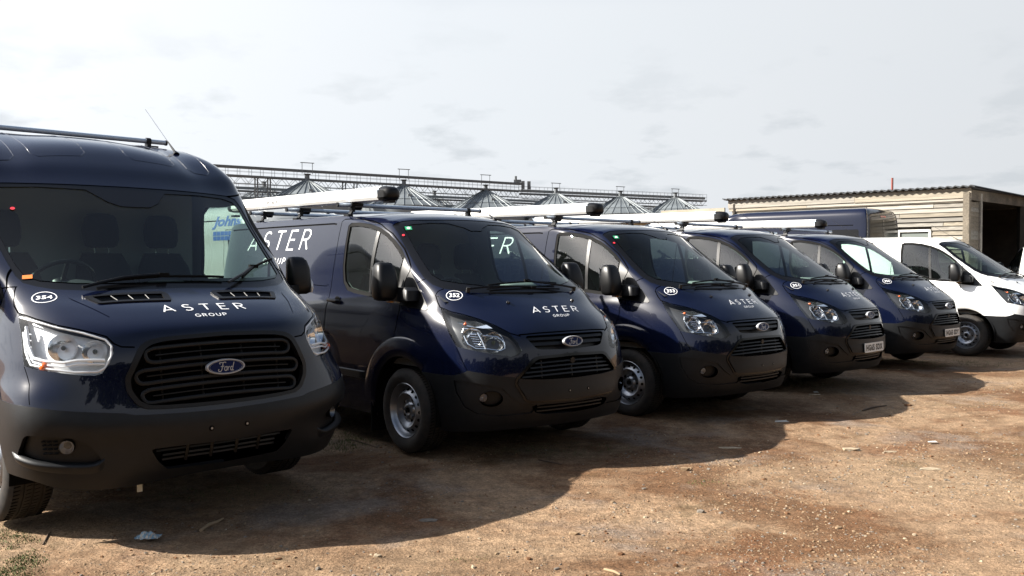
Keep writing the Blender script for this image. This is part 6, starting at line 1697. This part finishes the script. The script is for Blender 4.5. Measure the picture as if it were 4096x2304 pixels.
# crumpled blue and white litter in front of the nearest van
def litter():
    x, y = px(372, 1354); m = MB(); r_ = random.Random(5); n = 12; V = []
    for i in range(n + 1):
        for j in range(n + 1):
            a, b = i / n - .5, j / n - .5
            V.append(Vector((a * .13 + r_.uniform(-.005, .005), b * .085 + r_.uniform(-.005, .005), .004 + max(0, .040 * (1 - 5 * (a * a + b * b))) * r_.uniform(.35, 1.0) + r_.uniform(0, .008))))
    F = [(i * (n + 1) + j, (i + 1) * (n + 1) + j, (i + 1) * (n + 1) + j + 1, i * (n + 1) + j + 1) for i in range(n) for j in range(n)]
    M = [1 if r_.random() < .4 else 0 for _ in F]
    me = pydata('crumpled_wrapper', V, F, [mat('wrapper_blue', (0.176, 0.288, 0.368), rough=.6), PAPER], False, M)
    o = link('crumpled_wrapper', me); o.location = (x, y, 0); tag(o, 'crumpled blue and white wrapper on the dirt in front of van 354', 'litter')
litter()
TWIG = mat('twig_brown', (.07, .045, .028), rough=.9); BARK = mat('bark_strip', (0.272, 0.192, 0.112), rough=.9)
def stick(name, pts, r_, m_, label, cat='twig', flat=False):
    P = []
    for i, (u, v) in enumerate(pts):
        x, y = px(u, v); P.append((x, y, float(gz(x, y)) + r_ * (1.2 if i % 2 else .8)))
    m = MB()
    m.tube(P, [r_ * (1 if i < len(P) - 1 else .5) for i in range(len(P))], 6)
    tag(m.obj(name, [m_], None, True), label, cat)
stick('twig', [(108, 1366), (120, 1345), (127, 1338)], .004, TWIG, 'short dark twig lying left of the wrapper')
stick('twig', [(1355, 1158), (1380, 1162), (1412, 1166)], .006, TWIG, 'dark twig in the shade in front of van 352')
stick('twig', [(880, 1105), (910, 1115), (950, 1127)], .006, TWIG, 'thin twig in deep shade beside the wheel of van 352')
stick('bark_strip', [(505, 1330), (525, 1318), (545, 1310), (562, 1303)], .010, BARK, 'curled strip of bark in the sunny gap before van 354', 'bark')
stick('twig', [(1520, 1433), (1545, 1440), (1560, 1446)], .008, BARK, 'pale splinter of wood at the bottom edge of the yard', 'splinter')
stick('twig', [(2170, 1032), (2195, 1026), (2230, 1020)], .010, TWIG, 'dark twig beside the shadow of van 351')
def scrap(u, v, w, d_, label, m_=PAPER):
    x, y = px(u, v); V = [(x - w, y - d_, .006), (x + w, y - d_ * .6, .004), (x + w * .8, y + d_, .012), (x - w * .7, y + d_ * .8, .008)]
    V += [(a, b, c - .003) for a, b, c in V]; o = link('paper_scrap', pydata('paper_scrap', V, [(0, 1, 2, 3), (7, 6, 5, 4), (0, 4, 5, 1), (1, 5, 6, 2), (2, 6, 7, 3), (3, 7, 4, 0)], m_)); tag(o, label, 'paper', None)
scrap(1965, 1061, .07, .03, 'white paper scrap in the shade in front of van 353')
scrap(2345, 1113, .045, .02, 'small white paper scrap in the sunny yard at right')
scrap(2052, 987, .03, .03, 'tiny white scrap near the bumper of van 351')
def grass():
    m = bpy.data.materials.new('grass_green'); m.use_nodes = True; b = m.node_tree.nodes['Principled BSDF']; b.inputs['Roughness'].default_value = .8; b.inputs['Base Color'].default_value = (.050, .085, .012, 1)
    m2 = m.copy(); m2.node_tree.nodes['Principled BSDF'].inputs['Base Color'].default_value = (.105, .09, .032, 1)
    V = []; F = []; M = []
    def tuft(u0, v0, ru, rv, n, hh):
        for _ in range(n):
            a = rng.random() * 6.28; q = math.sqrt(rng.random()); x, y = px(u0 + ru * q * math.cos(a), v0 + rv * q * math.sin(a))
            if (.5 * vnoise(np.array(x + 30), np.array(y + 30), 5.0, 31) + .5 * vnoise(np.array(x + 30), np.array(y + 30), 14.0, 32) - .30) * 2.6 * (1.15 - q) < rng.random() * .8: continue
            z = float(gz(x, y)); h = hh * (.4 + rng.random()); a = rng.random() * 6.28; w = .0022; dx, dy = math.cos(a), math.sin(a); lx, ly = (rng.random() - .5) * h * 1.4, (rng.random() - .5) * h * 1.4; k = len(V)
            V.extend([(x - dx * w, y - dy * w, z - .002), (x + dx * w, y + dy * w, z - .002), (x + lx * .5 + dx * w * .7, y + ly * .5 + dy * w * .7, z + h * .7), (x + lx * .5 - dx * w * .7, y + ly * .5 - dy * w * .7, z + h * .7), (x + lx, y + ly, z + h * .85)])
            F.extend([(k, k + 1, k + 2, k + 3), (k + 3, k + 2, k + 4)]); M.extend([int(rng.random() < .45)] * 2)
    tuft(5, 1405, 120, 85, 14000, .009); tuft(560, 1235, 330, 30, 1500, .010); tuft(850, 1110, 100, 30, 1800, .022); tuft(1420, 1130, 260, 22, 1500, .012); tuft(2050, 960, 200, 18, 1800, .018); tuft(2400, 915, 150, 10, 1500, .02); tuft(1180, 1395, 60, 14, 300, .006); tuft(1790, 1215, 90, 10, 500, .01)
    o = link('grass', pydata('grass', V, F, [m, m2], False, M)); o['kind'] = 'stuff'; o['label'] = 'thin green grass and moss patches on the dirt'
grass()
# unseen hedge and trees, inferred from reflections, raised and extended to block sky light
def tree_screen():
    LEAF = mat('hedge_leaf', (.022, .030, .012), rough=.9, spec=.1, noise=.4, nscale=.7); V = []; F = []
    r_ = np.random.default_rng(3)
    path = [Vector((-34, -20, 0)), Vector((10, -23, 0)), Vector((40, -16, 0)), Vector((58, 4, 0))]
    for a0, b0 in zip(path, path[1:]):
        n_ = int((b0 - a0).length / 2.6)
        for k0 in range(n_):
            c0 = a0.lerp(b0, k0 / n_); h = 6.5 + 4.0 * r_.random(); c0 = c0 + Vector((0, 3 * r_.random() - 1.5, 0))
            for _ in range(520):
                a, q = r_.random() * 6.28, r_.random() ** .4; t = r_.random()
                rr = 2.9 * q * (1 - .5 * t ** 2); x, y, z = c0.x + rr * math.cos(a), c0.y + rr * math.sin(a), .2 + h * t
                n = Vector(r_.normal(size=3)).normalized(); d, u, w = basis(n); k = len(V); s = .34 + .40 * r_.random(); c = Vector((x, y, z))
                V.extend([c - u * s, c + w * s * .6, c + u * s, c - w * s * .6]); F.append((k, k + 1, k + 2, k + 3))
    o = link('tree_screen', pydata('tree_screen', V, F, LEAF)); o['kind'] = 'stuff'; o['label'] = 'unseen dark hedge and trees across the yard, extended to block sky light'
tree_screen()
